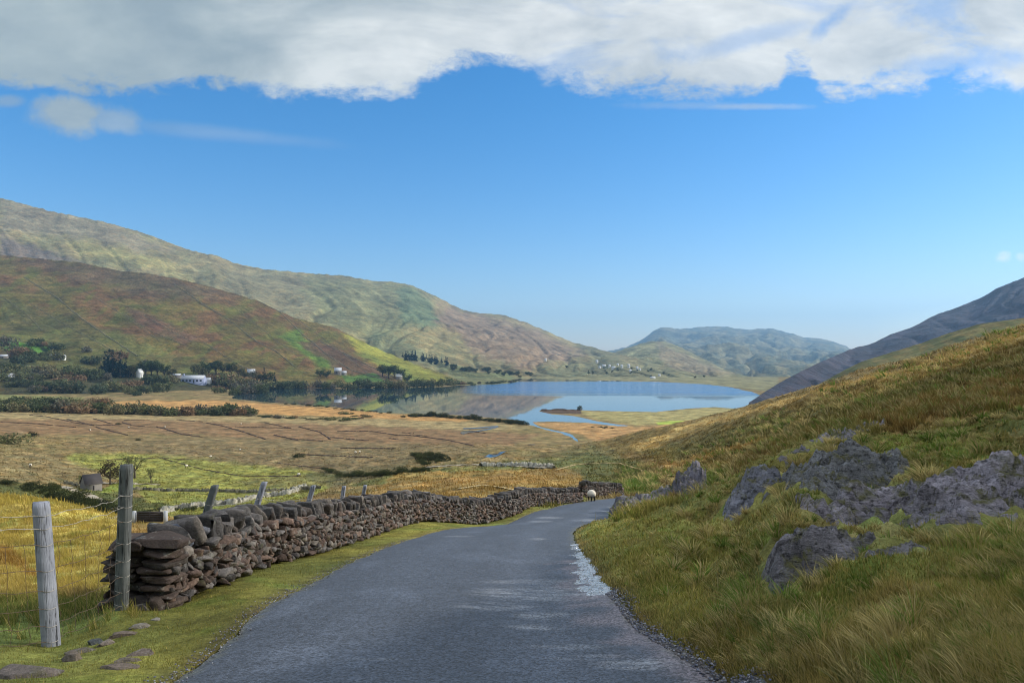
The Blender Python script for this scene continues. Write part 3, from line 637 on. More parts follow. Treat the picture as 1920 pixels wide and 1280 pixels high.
def build_wall(name,P,h_fn,thick,label,end=True,seed=1,cope_n=100):
    r=np.random.default_rng(seed); root=thing(name,(0,0,0),label,'stone wall')
    Q=cr(P,1200); L=np.concatenate([[0],np.cumsum(np.hypot(*(Q[1:]-Q[:-1]).T))]); TL=L[-1]
    zz=Z0(Q[:,0],Q[:,1])
    def fr(s):
        s=np.asarray(s,float); p=np.stack([np.interp(s,L,Q[:,0]),np.interp(s,L,Q[:,1])],-1); e=.12
        q=np.stack([np.interp(s+e,L,Q[:,0]),np.interp(s+e,L,Q[:,1])],-1)-np.stack([np.interp(s-e,L,Q[:,0]),np.interp(s-e,L,Q[:,1])],-1)
        q/=np.maximum(np.linalg.norm(q,axis=-1,keepdims=True),1e-9); return p,q,np.interp(s,L,zz)
    O=root.location; root.location=(*Q[0],zz[0]); off=np.array(root.location)
    C_,Dm,Yw,Rl=[],[],[],[]
    for side in (0,1):
        step=1.0 if side==0 else 1.6
        for row in range(12):
            s=r.uniform(-.05,.05)
            while s<TL:
                p,q,z=fr(s); hb=h_fn(s/TL); rh=.080*step; zc=.02+rh*(row+.5)+r.uniform(-.02,.02)
                l=r.uniform(.06,.2)*step*(1.15 if row<2 else 1)
                if r.random()<.3: l*=.6
                if zc<hb-.2:
                    nrm=np.array([q[1],-q[0]])
                    o=(-.09+r.uniform(-.03,.035)-.10*zc) if side==0 else (-thick+.10+.08*zc)
                    pp=p+q*l/2+nrm*o
                    C_.append((pp[0],pp[1],z+zc)); Dm.append((l*.56,r.uniform(.10,.16),rh*r.uniform(.5,.85))); Yw.append(math.atan2(q[1],q[0])+r.uniform(-.15,.15)); Rl.append(r.uniform(-.2,.2))
                s+=l*.97
    n=len(C_); pit=r.normal(0,.2,n)
    V1,F1,nv=stones(np.array(C_),np.array(Dm),Yw,Rl,r,4,.04,10,.09,pit)
    VV=[V1];FF=[F1];CC=[scol(n,r,nv)]; cnt=len(V1)
    # pillar of long slabs closing the near end
    if end:
        p,q,z=fr(0.); nrm=np.array([q[1],-q[0]]); c2=[];d2=[];y2=[];r2=[]
        hz=.0; rowi=0
        while hz<h_fn(0)-.12:
            th=r.uniform(.05,.10); u0=-.02; 
            while u0<thick:
                ln=min(r.uniform(.28,.62),thick-u0+.06)
                pp=p-nrm*(u0+ln/2)+q*(.10+r.uniform(-.05,.05)-.0*hz)
                c2.append((pp[0],pp[1],z+hz+th/2-.04)); d2.append((ln*.54,.17,th*.58)); y2.append(math.atan2(nrm[1],nrm[0])+r.uniform(-.1,.1)); r2.append(r.uniform(-.07,.07)); u0+=ln*.98
            hz+=th*.97
        for pu,ln,th in ((.18,.42,.11),(.52,.36,.10)):
            pp=p-nrm*pu+q*.12; c2.append((pp[0],pp[1],z+hz+th*.35)); d2.append((ln*.6,.24,th*.5)); y2.append(math.atan2(nrm[1],nrm[0])+.1); r2.append(.05)
        for pu,sx,sz in ((.1,.10,.11),(.33,.17,.09),(.62,.14,.08)):
            pp=p-nrm*pu-q*.08; c2.append((pp[0],pp[1],z+sz*.4)); d2.append((sx,.12,sz)); y2.append(.3); r2.append(.1)
        m=len(c2); V2,F2,nv=stones(np.array(c2),np.array(d2),y2,r2,r,6,.08,7,.07); VV.append(V2);FF.append(F2+cnt);cnt+=len(V2);CC.append(scol(m,r,nv,((70,60,54),(58,52,48),(78,66,60))))  # end slabs coloured darker to paint in the shade on this face
    # dark hearting inside so that no light comes through
    ss=np.linspace(.14,TL-.1,260); p,q,z=fr(ss); nrm=np.stack([q[:,1],-q[:,0]],1); hh=np.array([h_fn(a/TL) for a in ss])-.24
    ring=[]
    for o,zt in ((-.15,-.1),(-.22,1),(-thick+.2,1),(-thick+.13,-.1)): ring.append(np.column_stack([p+nrm*o,z+(hh if zt==1 else zt)]))
    R4=np.stack(ring,1).reshape(-1,3); fq=np.array([(i*4+j,i*4+j+1,(i+1)*4+j+1,(i+1)*4+j) for i in range(259) for j in range(3)])
    VV.append(R4);FF.append(fq+cnt);cnt+=len(R4);CC.append(np.tile(lin((60,54,50)),(len(R4),1)))
    body=obj('stone_courses',mesh_from('stone_courses',np.vstack(VV)-off,np.vstack(FF),False,stone_m,np.vstack(CC)),root)
    # coping: thin slabs set on edge, leaning
    s=.42 if end else .05; c3=[];d3=[];y3=[];p3=[]
    i=0
    while s<TL-.05:
        p,q,z=fr(s); hb=h_fn(s/TL); nrm=np.array([q[1],-q[0]])
        w_=r.uniform(.075,.15); big_=1.0
        if i<14: w_=r.uniform(.11,.2); big_=1.12
        hh_=r.uniform(.13,.24)*big_
        pp=p-nrm*(thick*.5-.04+r.uniform(-.03,.03))
        c3.append((pp[0],pp[1],z+hb-.2+hh_*.55)); d3.append((w_*.5,r.uniform(.2,.27),hh_*.72)); y3.append(math.atan2(q[1],q[0])+r.uniform(-.22,.22)); p3.append(r.uniform(-.5,-.12) if i<40 else r.uniform(-.5,.02)); s+=w_*.98; i+=1
    m=len(c3); V3,F3,nv=stones(np.array(c3),np.array(d3),y3,r.uniform(-.15,.15,m),r,6,.15,8,.07,p3)
    C3=scol(m,r,nv,((92,88,86),(78,76,76),(104,98,94),(84,76,72)))
    V3=V3.reshape(m,nv,3); C3=C3.reshape(m,nv,3); Fb=CS[6][1]
    if cope_n and m>2:
        for kx,cb in ((1,(92,98,112)),(3,(92,94,102))):
            C3[kx]=lin(cb)
    for j in range(min(m,cope_n)):
        o_=obj('coping_stone',mesh_from('coping_stone',V3[j]-c3[j],Fb,False,stone_m,C3[j]),root); o_.location=np.array(c3[j])-off
        if cope_n>20 and j in (1,3): o_['label']='smooth blue-grey coping stone' if j==1 else 'flat-topped blue-grey coping stone'
    if m>cope_n:
        o_=obj('coping_stones',mesh_from('coping_stones',V3[cope_n:].reshape(-1,3)-off,(Fb[None]+(np.arange(m-cope_n)*nv)[:,None,None]).reshape(-1,4),False,stone_m,C3[cope_n:].reshape(-1,3)),root,kind='stuff')
    return root
build_wall('dry_stone_wall',WALLXY,lambda u:np.interp(u,[0,.03,.06,.12,.4,.75,1],[.75,.73,.79,.86,.84,.80,.68]),.72,'long dry stone wall with leaning coping slabs following the left side of the road')
W2=[W(1098,925,46)[:2],W(1120,925,47.5)[:2],W(1145,927,49.5)[:2],W(1170,929,51)[:2]]
build_wall('dry_stone_wall',np.array(W2),lambda u:.95-.2*u,.6,'short tumbled piece of stone wall behind the sheep at the road bend',False,5,0)
print('walls',time.time()-T0)
# ------------------------------------------------------------------ fences
def wood(name,c):
    t=NT(name); pos=t.n('TexCoord').outputs['Object']; mp=t.n('Mapping',{'Vector':pos,'Scale':(38,38,2.2)}).outputs[0]
    g=t.noise(mp,1,6,.7); cr_=t.mapr(g,.36,.46,.16,1,True); v=t.math('MULTIPLY',cr_,t.mapr(t.noise(pos,6,4),.3,.7,.75,1.25))
    col=t.mix(1.0,tuple(lin(c)),t.n('CombineColor',{0:v,1:v,2:v}).outputs[0],'MULTIPLY')
    li=t.mapr(t.noise(pos,9,5,.7),.58,.68,0,.5,True); col=t.mix(li,col,(.26,.28,.24))
    return t.done(col,.85,t.bump(g,.02,1.0),.2)
wood_m=wood('weathered_post',(136,140,152)); wood_d=wood('dark_post',(92,96,96));  # the second wood is just a darker tone
t=NT('galvanised_wire'); wire_m=t.done((.34,.32,.29),.5,None,.5,Metallic=.6); 
t=NT('rusty_wire'); wire_r=t.done((.10,.07,.05),.8,None,.3)
def post(parent,base,top,r,mat,off,seed,label=None,sq=False,name='post'):
    rr=np.random.default_rng(seed); mb=MB(); n=20; ts=np.array([-.25,0,.12,.3,.5,.7,.85,.96,1.0]); base=np.array(base)-off; top=np.array(top)-off
    V=[];Q=[];T=[]
    for i,t_ in enumerate(ts):
        p=base*(1-t_)+top*t_; ra=r*(1.07-.09*t_)*(.93 if i==len(ts)-1 else 1)
        for j in range(n):
            a=j/n*6.283; k=ra*(1+.05*math.sin(3*a+seed)+.035*math.sin(7*a+seed*2+t_*2))
            if sq: k*=1/max(abs(math.cos(a)),abs(math.sin(a)))*.86
            V.append(p+np.array([math.cos(a)*k,math.sin(a)*k,rr.uniform(-.004,.004) if i>1 else 0]))
    for i in range(len(ts)-1):
        for j in range(n): Q.append((i*n+j,i*n+(j+1)%n,(i+1)*n+(j+1)%n,(i+1)*n+j))
    m=(len(ts)-1)*n; V.append(top+np.array([0,0,.004])); T=[(m+j,m+(j+1)%n,len(V)-1) for j in range(n)]
    mb.add(V,Q,T); o=obj(name,mb.mesh(name,mat,False),parent)
    if label: o['label']=label
    return o
def wire_between(mb,A,B,sag=.015,r=.0022,seed=0,kink=.006):
    A=np.array(A);B=np.array(B);n=14;t_=np.linspace(0,1,n)[:,None]; rr=np.random.default_rng(seed)
    P=A*(1-t_)+B*t_; P[:,2]-=sag*4*(t_[:,0]*(1-t_[:,0])); P[1:-1]+=rr.normal(0,kink,(n-2,3)); mb.tube(P,r,4,False); return P
def wire_fence(name,label,posts,hs_net,hs_barb,mat_of,seed=1,net_step=.15,rw=.0022,labels=None,skip=()):
    root=thing(name,posts[0][0],label,'fence'); off=np.array(posts[0][0]); rr=np.random.default_rng(seed)
    for i,(b,tp,rad,sq) in enumerate(posts): post(root,b,tp,rad,mat_of(i),off,seed+i*3,labels[i] if labels else None,sq)
    mn=MB(); mt=MB()
    for i in range(len(posts)-1):
        if i in skip: continue
        b0,t0,r0,_=posts[i]; b1,t1,r1,_=posts[i+1]; b0,t0,b1,t1=[np.array(v) for v in (b0,t0,b1,t1)]
        f=lambda b,t_,h:b+(t_-b)*(h/np.linalg.norm(t_-b))-off+np.array([r0*.3,-r0*1.02,0])
        lines=[wire_between(mn,f(b0,t0,h),f(b1,t1,h),.02,rw,seed*7+i*31+k,.008) for k,h in enumerate(hs_net)]
        L=np.linalg.norm(b1-b0); m=int(L/net_step)
        for j in range(1,m):
            u_=j/m*13; a=int(u_); fr_=u_-a; pts=[ln[a]*(1-fr_)+ln[min(a+1,13)]*fr_ for ln in lines]
            P=[]; 
            for q0,q1 in zip(pts[:-1],pts[1:]): P+= [q0,(q0*.5+q1*.5)+rr.normal(0,.012,3)]
            P.append(pts[-1]); mn.tube(P,rw*.8,4,False)
        for k,h in enumerate(hs_barb):
            P=wire_between(mt,f(b0,t0,h),f(b1,t1,h),.03,rw,seed*13+i*17+k,.01); mm=int(L/.11)
            for j in range(1,mm):
                u_=j/mm*13; a=int(u_); c_=P[a]*(1-u_+a)+P[min(a+1,13)]*(u_-a)
                for _ in range(2):
                    d_=rr.normal(0,1,3); d_/=np.linalg.norm(d_); mt.tube([c_-d_*.013,c_+d_*.013],.0016,3,False)
    for i,(b,tp,rad,sq) in enumerate(posts):       # staples and turns of wire round the post
        b,tp=np.array(b),np.array(tp)
        for h in list(hs_net)+list(hs_barb):
            c_=b+(tp-b)*(h/np.linalg.norm(tp-b))-off; a=np.linspace(math.pi*.95,math.pi*2.05,9); mt.tube(np.stack([c_[0]+np.cos(a)*rad*1.06,c_[1]+np.sin(a)*rad*1.06,c_[2]+.01*np.sin(a*2)],1),rw*1.1,4,False)
    obj('wire_netting',mn.mesh('wire_netting',wire_r if name=='wire_fence' else wire_m),root); obj('barbed_wire',mt.mesh('barbed_wire',wire_m),root)
    return root
def gp(px,d,dz=0): x=(px-960)/F*d; return (x,d,zat(x,d)+dz)
b1=gp(96,6.9); b2=gp(228,7.9); b0=gp(-330,5.6); bm=gp(-95,6.2)
wire_fence('wire_fence','sheep wire fence on two round wooden posts beside the near end of the stone wall',
 [(b0,(b0[0],b0[1],b0[2]+1.2),.06,False),(b1,W(76,941,6.9),.072,False),(b2,W(238,871,7.9),.066,False)],(.06,.2,.36,.52,.7,.93),(1.08,1.2),lambda i:[wood_d,wood_m,wood_d][i],4,.15,.0026,
 [None,'pale bluish post leaning slightly left','tall dark post against the end of the wall'])
pp=[];
for px,pt_,py,d in ((354,404,909,10.7),(452,496,903,13.2),(556,588,910,16),(632,645,911,19),(668,685,909,21.5)):
    b=np.array(gp(px,d)); b[2]=max(b[2],W(px,py,d)[2]-1.25); pp.append((tuple(b),W(pt_,py,d),.055,True))
wire_fence('netting_fence','grey leaning posts with wire netting standing behind the stone wall',pp,(.3,.45,.6,.75,.9),(1.02,),lambda i:wood_d if i in (0,) else wood_m,9,.16,.0026)
print('fences',time.time()-T0)
# ------------------------------------------------------------------ outcrops
t=NT('outcrop_rock'); pos=t.n('NewGeometry').outputs['Position']; ca=t.n('Attribute',attribute_name='Col').outputs['Color']
v=t.math('MULTIPLY',t.mapr(t.noise(pos,5,6,.7),.3,.7,.6,1.4),t.mapr(t.noise(pos,35,4,.7),.3,.7,.7,1.3))
c_=t.mix(1.0,ca,t.n('CombineColor',{0:v,1:v,2:v}).outputs[0],'MULTIPLY')
li=t.mapr(t.noise(pos,3.1,8,.75),.57,.66,0,.55,True); c_=t.mix(li,c_,(.27,.28,.28))
nz=t.n('SeparateXYZ',{0:t.n('NewGeometry').outputs['Normal']}).outputs[2]
mo=t.math('MULTIPLY',t.mapr(t.noise(t.n('Mapping',{'Vector':pos,'Location':(3,7,2)}).outputs[0],2.2,7,.65),.47,.57,0,1,True),t.mapr(nz,.45,.8)); c_=t.mix(mo,c_,(.115,.11,.04))
fl=t.mapr(t.noise(pos,48,5,.75),.56,.66,0,.45,True); c_=t.mix(fl,c_,(.36,.36,.37))
dk=t.mapr(t.noise(t.n('Mapping',{'Vector':pos,'Scale':(1,1,1.8),'Rotation':(.3,.6,.4)}).outputs[0],11,8,.78),.40,.50,.22,1); c_=t.mix(1.0,c_,t.n('CombineColor',{0:dk,1:dk,2:dk}).outputs[0],'MULTIPLY')
st=t.noise(t.n('Mapping',{'Vector':pos,'Scale':(1,1.6,5),'Rotation':(.5,.35,.3)}).outputs[0],3.2,7,.7)
h=t.math('ADD',t.math('MULTIPLY',st,.12),t.math('MULTIPLY',t.noise(pos,26,7,.72),.035))
rock_m=t.done(c_,.8,t.bump(h,1.0,1.0),.35)
def outcrop(P,dnear,dfar,Hh,label,seed,cell=.5,col=(112,112,126),nr_=170,nc_=230,rough=.9,cat='rock',name='rock_outcrop',tilt=(-.35,.15),soft=.35):
    P=np.array(P,float); a0,a1=P[:,0].min()-14,P[:,0].max()+14
    px_=np.linspace(a0,a1,nc_); dd=np.exp(np.linspace(math.log(dnear),math.log(dfar),nr_)); DD,PP=np.meshgrid(dd,px_,indexing='ij')
    X_=(PP-960)/F*DD; Y_=DD; z0=Z0(X_,Y_); py_=H-z0/Y_*F; z0=z0+np.maximum(small(X_.ravel(),Y_.ravel(),Y_.ravel()).reshape(X_.shape),-.02)*.9+.02
    W_=np.stack([X_,Y_],-1)
    # outline in world units: distance measured through the pixel size at this range
    sdp=poly_sd((PP+fbm(X_/.25,Y_/.25,3,seed)*9).ravel(),(py_+fbm(X_/.3,Y_/.3,3,seed+1)*7).ravel(),P).reshape(PP.shape)*DD/F
    f=sst(0,soft,sdp)**.7
    wx=X_+fbm(X_/.5,Y_/.5,3,seed+2)*.16; wy=Y_+fbm(X_/.5,Y_/.5,3,seed+3)*.16
    f1,f2,cid,ox,oy=worley(wx/cell,wy/(cell*1.5),seed); g1,g2,gid,gx,gy=worley(wx/cell*2.7,wy/cell*2.3,seed+40); q1,q2,qid,qx,qy=worley(wx/cell*6.5,wy/cell*6,seed+60)
    crack=sst(0,.09,f2-f1); crack2=sst(0,.14,g2-g1)
    hgt=((cid-.1)*.6+(ox*tilt[0]+oy*tilt[1])*1.0)*(.25+.75*sst(0,.24,f2-f1))+((gid-.4)*.26+(gx*tilt[0]*1.6+gy*tilt[1])*.4)*sst(0,.3,g2-g1)-g1*.34+(qid-.5)*.08-q1*.24+(qx*tilt[0])*.12+fbm(X_/.10,Y_/.10,4,seed+4)*.10+fbm(X_/.6,Y_/.6,3,seed+14)*.3
    hz=f*(Hh*1.45*(.6+.6*fbm(X_/1.3,Y_/1.3,2,seed+6))+hgt*cell*.5*rough)-(1-f)*.12-.02
    dxn=fbm(X_/.3+9,z0/.3+Y_/.3,3,seed+8)*.05*f; 
    Pm=np.stack([X_+dxn,Y_-f*.06*cid,z0+hz],-1)
    keep=(sdp>-.12)
    cc=lin(col)*np.array([1.75,1.62,1.55])*(.75+.5*cid[...,None])*(.85+.3*gid[...,None]); cc=cc*(.9+.1*crack[...,None])   # slightly darker along the joints
    fc_=grid_faces(nr_,nc_); kk=keep.ravel(); fc_=fc_[kk[fc_].any(1)]
    used=np.unique(fc_); mp=np.full(nr_*nc_,-1); mp[used]=np.arange(len(used))
    Vx=Pm.reshape(-1,3)[used]; o_=Vx.mean(0)
    ob=obj(name,mesh_from(name,Vx-o_,mp[fc_],False,rock_m,cc.reshape(-1,3)[used]),label=label,category=cat); ob.location=o_
    return ob
ROCKS=[
 ([(1450,1012),(1490,960),(1580,930),(1690,905),(1740,918),(1830,888),(1960,848),(1960,992),(1850,1002),(1770,1034),(1690,1014),(1560,1024)],5.5,11.5,.20,'broad purple-grey pavement of cracked rock on the bank at the right edge',1,.62,(112,111,120)),
 ([(1414,1096),(1430,1040),(1490,1018),(1580,1010),(1670,1018),(1705,1040),(1660,1066),(1620,1092),(1560,1122),(1500,1168),(1425,1160)],4.8,9,.32,'dark craggy rock face above the long grass, below the broad rock pavement',2,.42,(92,92,98)),
 ([(1630,1056),(1700,1022),(1752,1020),(1766,1052),(1700,1084),(1650,1110),(1590,1132),(1560,1116),(1600,1085)],4.5,7.6,.34,'low broken grey rocks running downhill from the dark rock face',3,.3,(114,115,122)),
 ([(1326,1006),(1350,950),(1384,898),(1430,878),(1480,884),(1476,925),(1462,962),(1410,996),(1366,1010)],9,16,.34,'steep dark rock shoulder nearest the road on the grassy knoll',4,.5,(90,94,104)),
 ([(1462,950),(1456,905),(1510,880),(1600,862),(1684,856),(1712,880),(1704,916),(1620,932),(1530,958)],8,13.5,.30,'lumpy grey-green rock band under a grass lip in the middle of the bank',5,.5,(98,102,106)),
 ([(1420,892),(1480,852),(1550,818),(1670,786),(1700,800),(1610,832),(1530,862),(1480,888)],10.5,24,.24,'long narrow rock rib running up the knoll towards the brown hillside',6,.7,(104,104,116)),
 ([(1132,986),(1150,948),(1188,926),(1240,914),(1272,930),(1240,960),(1195,974),(1160,988)],18,34,.42,'low dark rock leaning over the right edge of the road at the bend',7,.7,(86,87,94)),
 ([(1232,930),(1240,900),(1262,880),(1296,868),(1326,878),(1318,900),(1334,922),(1300,944),(1262,938)],21,36,.72,'big dark boulder outcrop on the green rise beyond the low roadside rock',8,.9,(86,86,96)),
 ([(1318,992),(1326,972),(1346,966),(1362,984),(1350,1000)],10,17,.2,'small dark rock in the grass just left of the knoll',9,.35,(92,94,100)),
 ([(1630,1172),(1640,1144),(1686,1130),(1704,1146),(1676,1172)],3.9,6.0,.24,'small pale rock showing through the grass below the low broken rocks',10,.25,(128,128,140)),
 ([(1706,1138),(1720,1114),(1758,1104),(1772,1118),(1742,1138)],4.0,6.0,.22,'flat pale rock sliver half buried in bright grass on the lower bank',11,.22,(138,136,140)),
 ([(1456,955),(1462,930),(1484,922),(1504,934),(1492,952)],8.4,12,.22,'rounded pale blue boulder at the left foot of the lumpy rock band',12,.5,(132,140,156)),
 ([(1505,735+100),(1515,828),(1530,826),(1535,836)],20,30,.1,'tiny grey stone on the brown slope above the knoll',13,.4,(120,112,104)),
]
for q in ROCKS[:-1]:
    outcrop(q[0],q[1],q[2],q[3],q[4],q[5],cell=q[6],col=q[7],soft=.22 if q[1]<9 else .35)
# loose stones on the left verge
r=np.random.default_rng(12)
for (px,py,wx_,hz_,cb,lab) in ((176,1206,.075,.045,(88,94,98),'dark bluish rounded stone in the verge beside a paler twin'),(204,1207,.085,.04,(150,138,126),'pale rounded stone touching the dark bluish one in the verge'),
  (132,1238,.11,.06,(128,116,104),'brown humped stone half sunk in the grass below the leaning post'),(60,1266,.24,.06,(126,116,110),'long low stone in the bottom left corner of the verge'),(150,1222,.12,.03,(120,112,100),'flat grey slab flush with the grass above the humped stone'),
  (236,1190,.12,.03,(130,116,104),'flat stone sunk in the turf between the posts and the wall'),(262,1176,.11,.03,(136,128,116),'flat grey stone nearer the wall corner'),(292,1162,.055,.025,(156,150,140),'small pale stone below the wall corner'),
  (312,1140,.085,.075,(140,132,106),'round mossy boulder at the foot of the wall corner'),(265,1143,.09,.06,(104,98,92),'dark stone at the foot of the wall beside the tall post'),
  (270,1226,.13,.025,(128,114,104),'thin split slab lying near the road edge'),(225,1252,.13,.025,(132,118,106),'broad flat stone nearest the road in the lower left'),(240,1240,.09,.02,(120,110,98),'narrow flaky stone between two flat slabs')):
    p=pick_ground(px,py); a=r.uniform(-.5,.5)
    V,Q,nv=stones(np.zeros((1,3)),np.array([(wx_,wx_*.6,hz_)]),[a],[.05],r,12,.5,9,.12)
    o_=obj('stone',mesh_from('stone',V,Q,True,stone_m,np.tile(lin(cb)*.62,(nv,1))),label=lab,category='stone'); o_.location=(p[0],p[1],p[2]-hz_*.05)
print('rocks',time.time()-T0)
# ------------------------------------------------------------------ grass
RMK=np.zeros((nr,nc))
for q in ROCKS[:-1]:
    m_=(D>q[1]*.9)&(D<q[2]*1.12); P_=np.array(q[0],float); m_&=(PX>P_[:,0].min()-10)&(PX<P_[:,0].max()+10)
    pb=(H-Zb.reshape(nr,nc)/D*F)[m_]; RMK[m_]=np.maximum(RMK[m_],sst(3,10,poly_sd(PX[m_],pb,P_)+fbm(X[m_]/.3,Y[m_]/.3,2,5)*9))
RMT=np.maximum(RMK,.93*sst(-12,12,poly_sd(PX.ravel(),PYG.ravel(),np.array([(1540,1100),(1640,1030),(1790,1010),(1800,1120),(1740,1170),(1650,1215),(1560,1200)],float)).reshape(nr,nc))*(D<9))
def blades(name,n,region,hmin,hmax,wmul,seed,mat,lean=.5,colf=(.75,1.3),tip=(1.25,1.15,.95),dens=None,dry=0.,wind=(-.35,.1),seg=3,clump=None,gran=3.):
    """n blades spread evenly over what the eye sees of the ground inside region(px,py,d)"""
    r=np.random.default_rng(seed)
    Dm=D[:-1,:-1]; pxm=PX[:-1,:-1]; pym=PYG[:-1,:-1]
    area=np.abs(PYG[:-1,:-1]-PYG[1:,:-1])*np.abs(PX[:-1,1:]-PX[:-1,:-1])+.02
    w_=region(pxm,pym,Dm)*np.minimum(area,12)*(VIS[:-1,:-1]*1.+.04)
    w_*=(pxm>-150)&(pxm<2080); w_=w_*(1-.97*RMK[:-1,:-1])
    if clump is not None: w_=w_*np.clip(.15+1.6*np.clip(fbm(X[:-1,:-1]/clump,Y[:-1,:-1]/clump,2,seed)+.15,0,1),0,3)
    cum=np.cumsum(w_.ravel()); idx=np.searchsorted(cum,r.random(n)*cum[-1]); idx=np.minimum(idx,w_.size-1)
    i,j=idx//(nc-1),idx%(nc-1); a=r.random(n)[:,None]; b=r.random(n)[:,None]
    P=GPOS[i,j]*(1-a)*(1-b)+GPOS[i+1,j]*a*(1-b)+GPOS[i,j+1]*(1-a)*b+GPOS[i+1,j+1]*a*b
    ok=~((poly_sd(P[:,0],P[:,1],ROADP)>-.03)); P=P[ok];i=i[ok];j=j[ok]; n=len(P)
    d=P[:,1]; cl=fbm(P[:,0]/.5,P[:,1]/.5,2,seed+1)
    h=(hmin+(hmax-hmin)*r.random(n)**1.5)*np.clip(1+.7*cl,.35,1.8); wd=np.maximum(.0016,d*.00036)*wmul*r.uniform(.7,1.3,n)
    az=r.uniform(0,6.283,n); ld=np.stack([np.cos(az),np.sin(az)],1)*r.uniform(.1,lean,n)[:,None]+np.array(wind)*r.uniform(.4,1.2,n)[:,None]
    side=np.stack([np.cos(r.uniform(-.9,.9,n)),np.sin(r.uniform(-.9,.9,n))],1)
    L=[]
    for k in range(seg):
        t_=k/seg; c=P+np.column_stack([ld*(h*t_**1.7)[:,None],h*(t_-.22*t_*t_*np.linalg.norm(ld,axis=1))-.012]); wk=wd*(1-.75*t_)
        L+= [c-np.column_stack([side*wk[:,None],np.zeros(n)]),c+np.column_stack([side*wk[:,None],np.zeros(n)])]
    tipp=P+np.column_stack([ld*h[:,None],h*(1-.22*np.linalg.norm(ld,axis=1))])
    L.append(tipp); nv=2*seg+1; V=np.stack(L,1)
    base=CG[i,j]*r.uniform(*colf,(n,1)); 
    dr_=(r.random(n)<dry)[:,None]; straw=lin((186,166,112))*r.uniform(.7,1.2,(n,1)); base=np.where(dr_,straw*.6+base*.4,base)
    ramp=np.concatenate([np.repeat(np.arange(seg)/seg,2),[1]])[None,:,None]
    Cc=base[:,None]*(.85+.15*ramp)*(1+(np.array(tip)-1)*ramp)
    o=(np.arange(n)*nv)[:,None]
    Q=np.concatenate([o+np.array([2*k,2*k+1,2*k+3,2*k+2]) for k in range(seg-1)],0) if seg>1 else np.zeros((0,4),int)
    T=o+np.array([2*seg-2,2*seg-1,2*seg])
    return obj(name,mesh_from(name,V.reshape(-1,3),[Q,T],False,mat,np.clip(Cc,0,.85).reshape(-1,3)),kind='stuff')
gmat=attr_mat('grass_blades',.8,.12,3,0,.2,trans=.35)
R_=lambda px,py,d:((px>1060)&(d<27)).astype(float)
blades('grass',230000,lambda px,py,d:((px>1060)&(d<32))*1.,.02,.075,1.6,1,gmat,.9,dry=.3,tip=(1.45,1.3,.95),colf=(.5,1.45),wind=(-.12,.03))
def tufts(n,per,region,hmin,hmax,rad,seed,dry,wm=1.7):
    r=np.random.default_rng(seed); Dm=D[:-1,:-1]; pxm=PX[:-1,:-1]; area=np.minimum(np.abs(PYG[:-1,:-1]-PYG[1:,:-1])*np.abs(PX[:-1,1:]-PX[:-1,:-1])+.02,12)
    w_=region(pxm,PYG[:-1,:-1],Dm)*area*(VIS[:-1,:-1]+.05)*(pxm>-150)*(pxm<2080)*(1-.96*RMT[:-1,:-1])*np.clip(.1+2*np.clip(fbm(X[:-1,:-1]/.9,Y[:-1,:-1]/.9,2,seed)+.1,0,1),0,3)
    cum=np.cumsum(w_.ravel()); idx=np.minimum(np.searchsorted(cum,r.random(n)*cum[-1]),w_.size-1); ci,cj=idx//(nc-1),idx%(nc-1)
    C0=GPOS[ci,cj]; ok=poly_sd(C0[:,0],C0[:,1],ROADP)<-.12; C0=C0[ok]; ci=ci[ok]; cj=cj[ok]; n=len(C0)
    sz=r.uniform(.5,1.3,n)*(.8+.02*C0[:,1]); m=n*per; k=np.repeat(np.arange(n),per); a=r.uniform(0,6.283,m); q=np.sqrt(r.random(m))
    dirn=np.stack([np.cos(a),np.sin(a)],1); Pb=C0[k].copy(); Pb[:,:2]+=dirn*(q*rad*sz[k]*.6)[:,None]; h=r.uniform(hmin,hmax,m)*sz[k]*(1-.35*q); ln=(.25+.9*q)[:,None]*dirn+np.repeat(r.normal(0,.22,(n,2))+np.array([-.06,0]),per,0)
    Pb[:,2]-=.02; wd=np.maximum(.0016,Pb[:,1]*.00034)*wm*r.uniform(.7,1.3,m); sa=r.uniform(-.9,.9,m); side=np.stack([np.cos(sa),np.sin(sa)],1); L=[]
    for u_ in (0,.36,.7):
        c=Pb+np.column_stack([ln*(h*u_**1.6)[:,None],h*(u_-.35*u_*u_*np.minimum(np.linalg.norm(ln,axis=1),1.3))]); wk=(wd*(1-.7*u_))[:,None]*side
        L+=[c-np.column_stack([wk,np.zeros(m)]),c+np.column_stack([wk,np.zeros(m)])]
    L.append(Pb+np.column_stack([ln*h[:,None],h*(1-.38*np.minimum(np.linalg.norm(ln,axis=1),1.3))])); V=np.stack(L,1)
    kind=r.random(n); tc=np.where((kind<dry)[:,None],lin((176,158,104)),np.where((kind<dry+.3)[:,None],lin((96,118,50)),CG[ci,cj]*1.1))*r.uniform(.7,1.25,(n,1))
    base=tc[k]*r.uniform(.65,1.35,(m,1)); st_=(r.random(m)<.18)[:,None]; base=np.where(st_,lin((180,164,116))*.9,base)
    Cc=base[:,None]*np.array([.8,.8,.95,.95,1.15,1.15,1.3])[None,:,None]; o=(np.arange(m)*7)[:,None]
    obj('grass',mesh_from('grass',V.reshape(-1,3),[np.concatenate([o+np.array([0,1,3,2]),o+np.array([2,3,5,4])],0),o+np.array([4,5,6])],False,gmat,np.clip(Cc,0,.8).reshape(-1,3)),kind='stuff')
tufts(5200,30,lambda px,py,d:((px>1150)&(d<30))*(.12+.88*sst(1280,1480,px)),.05,.125,.08,31,.38)
tufts(520,50,lambda px,py,d:((px>1250)&(d<22))*1.,.16,.28,.15,32,.4)
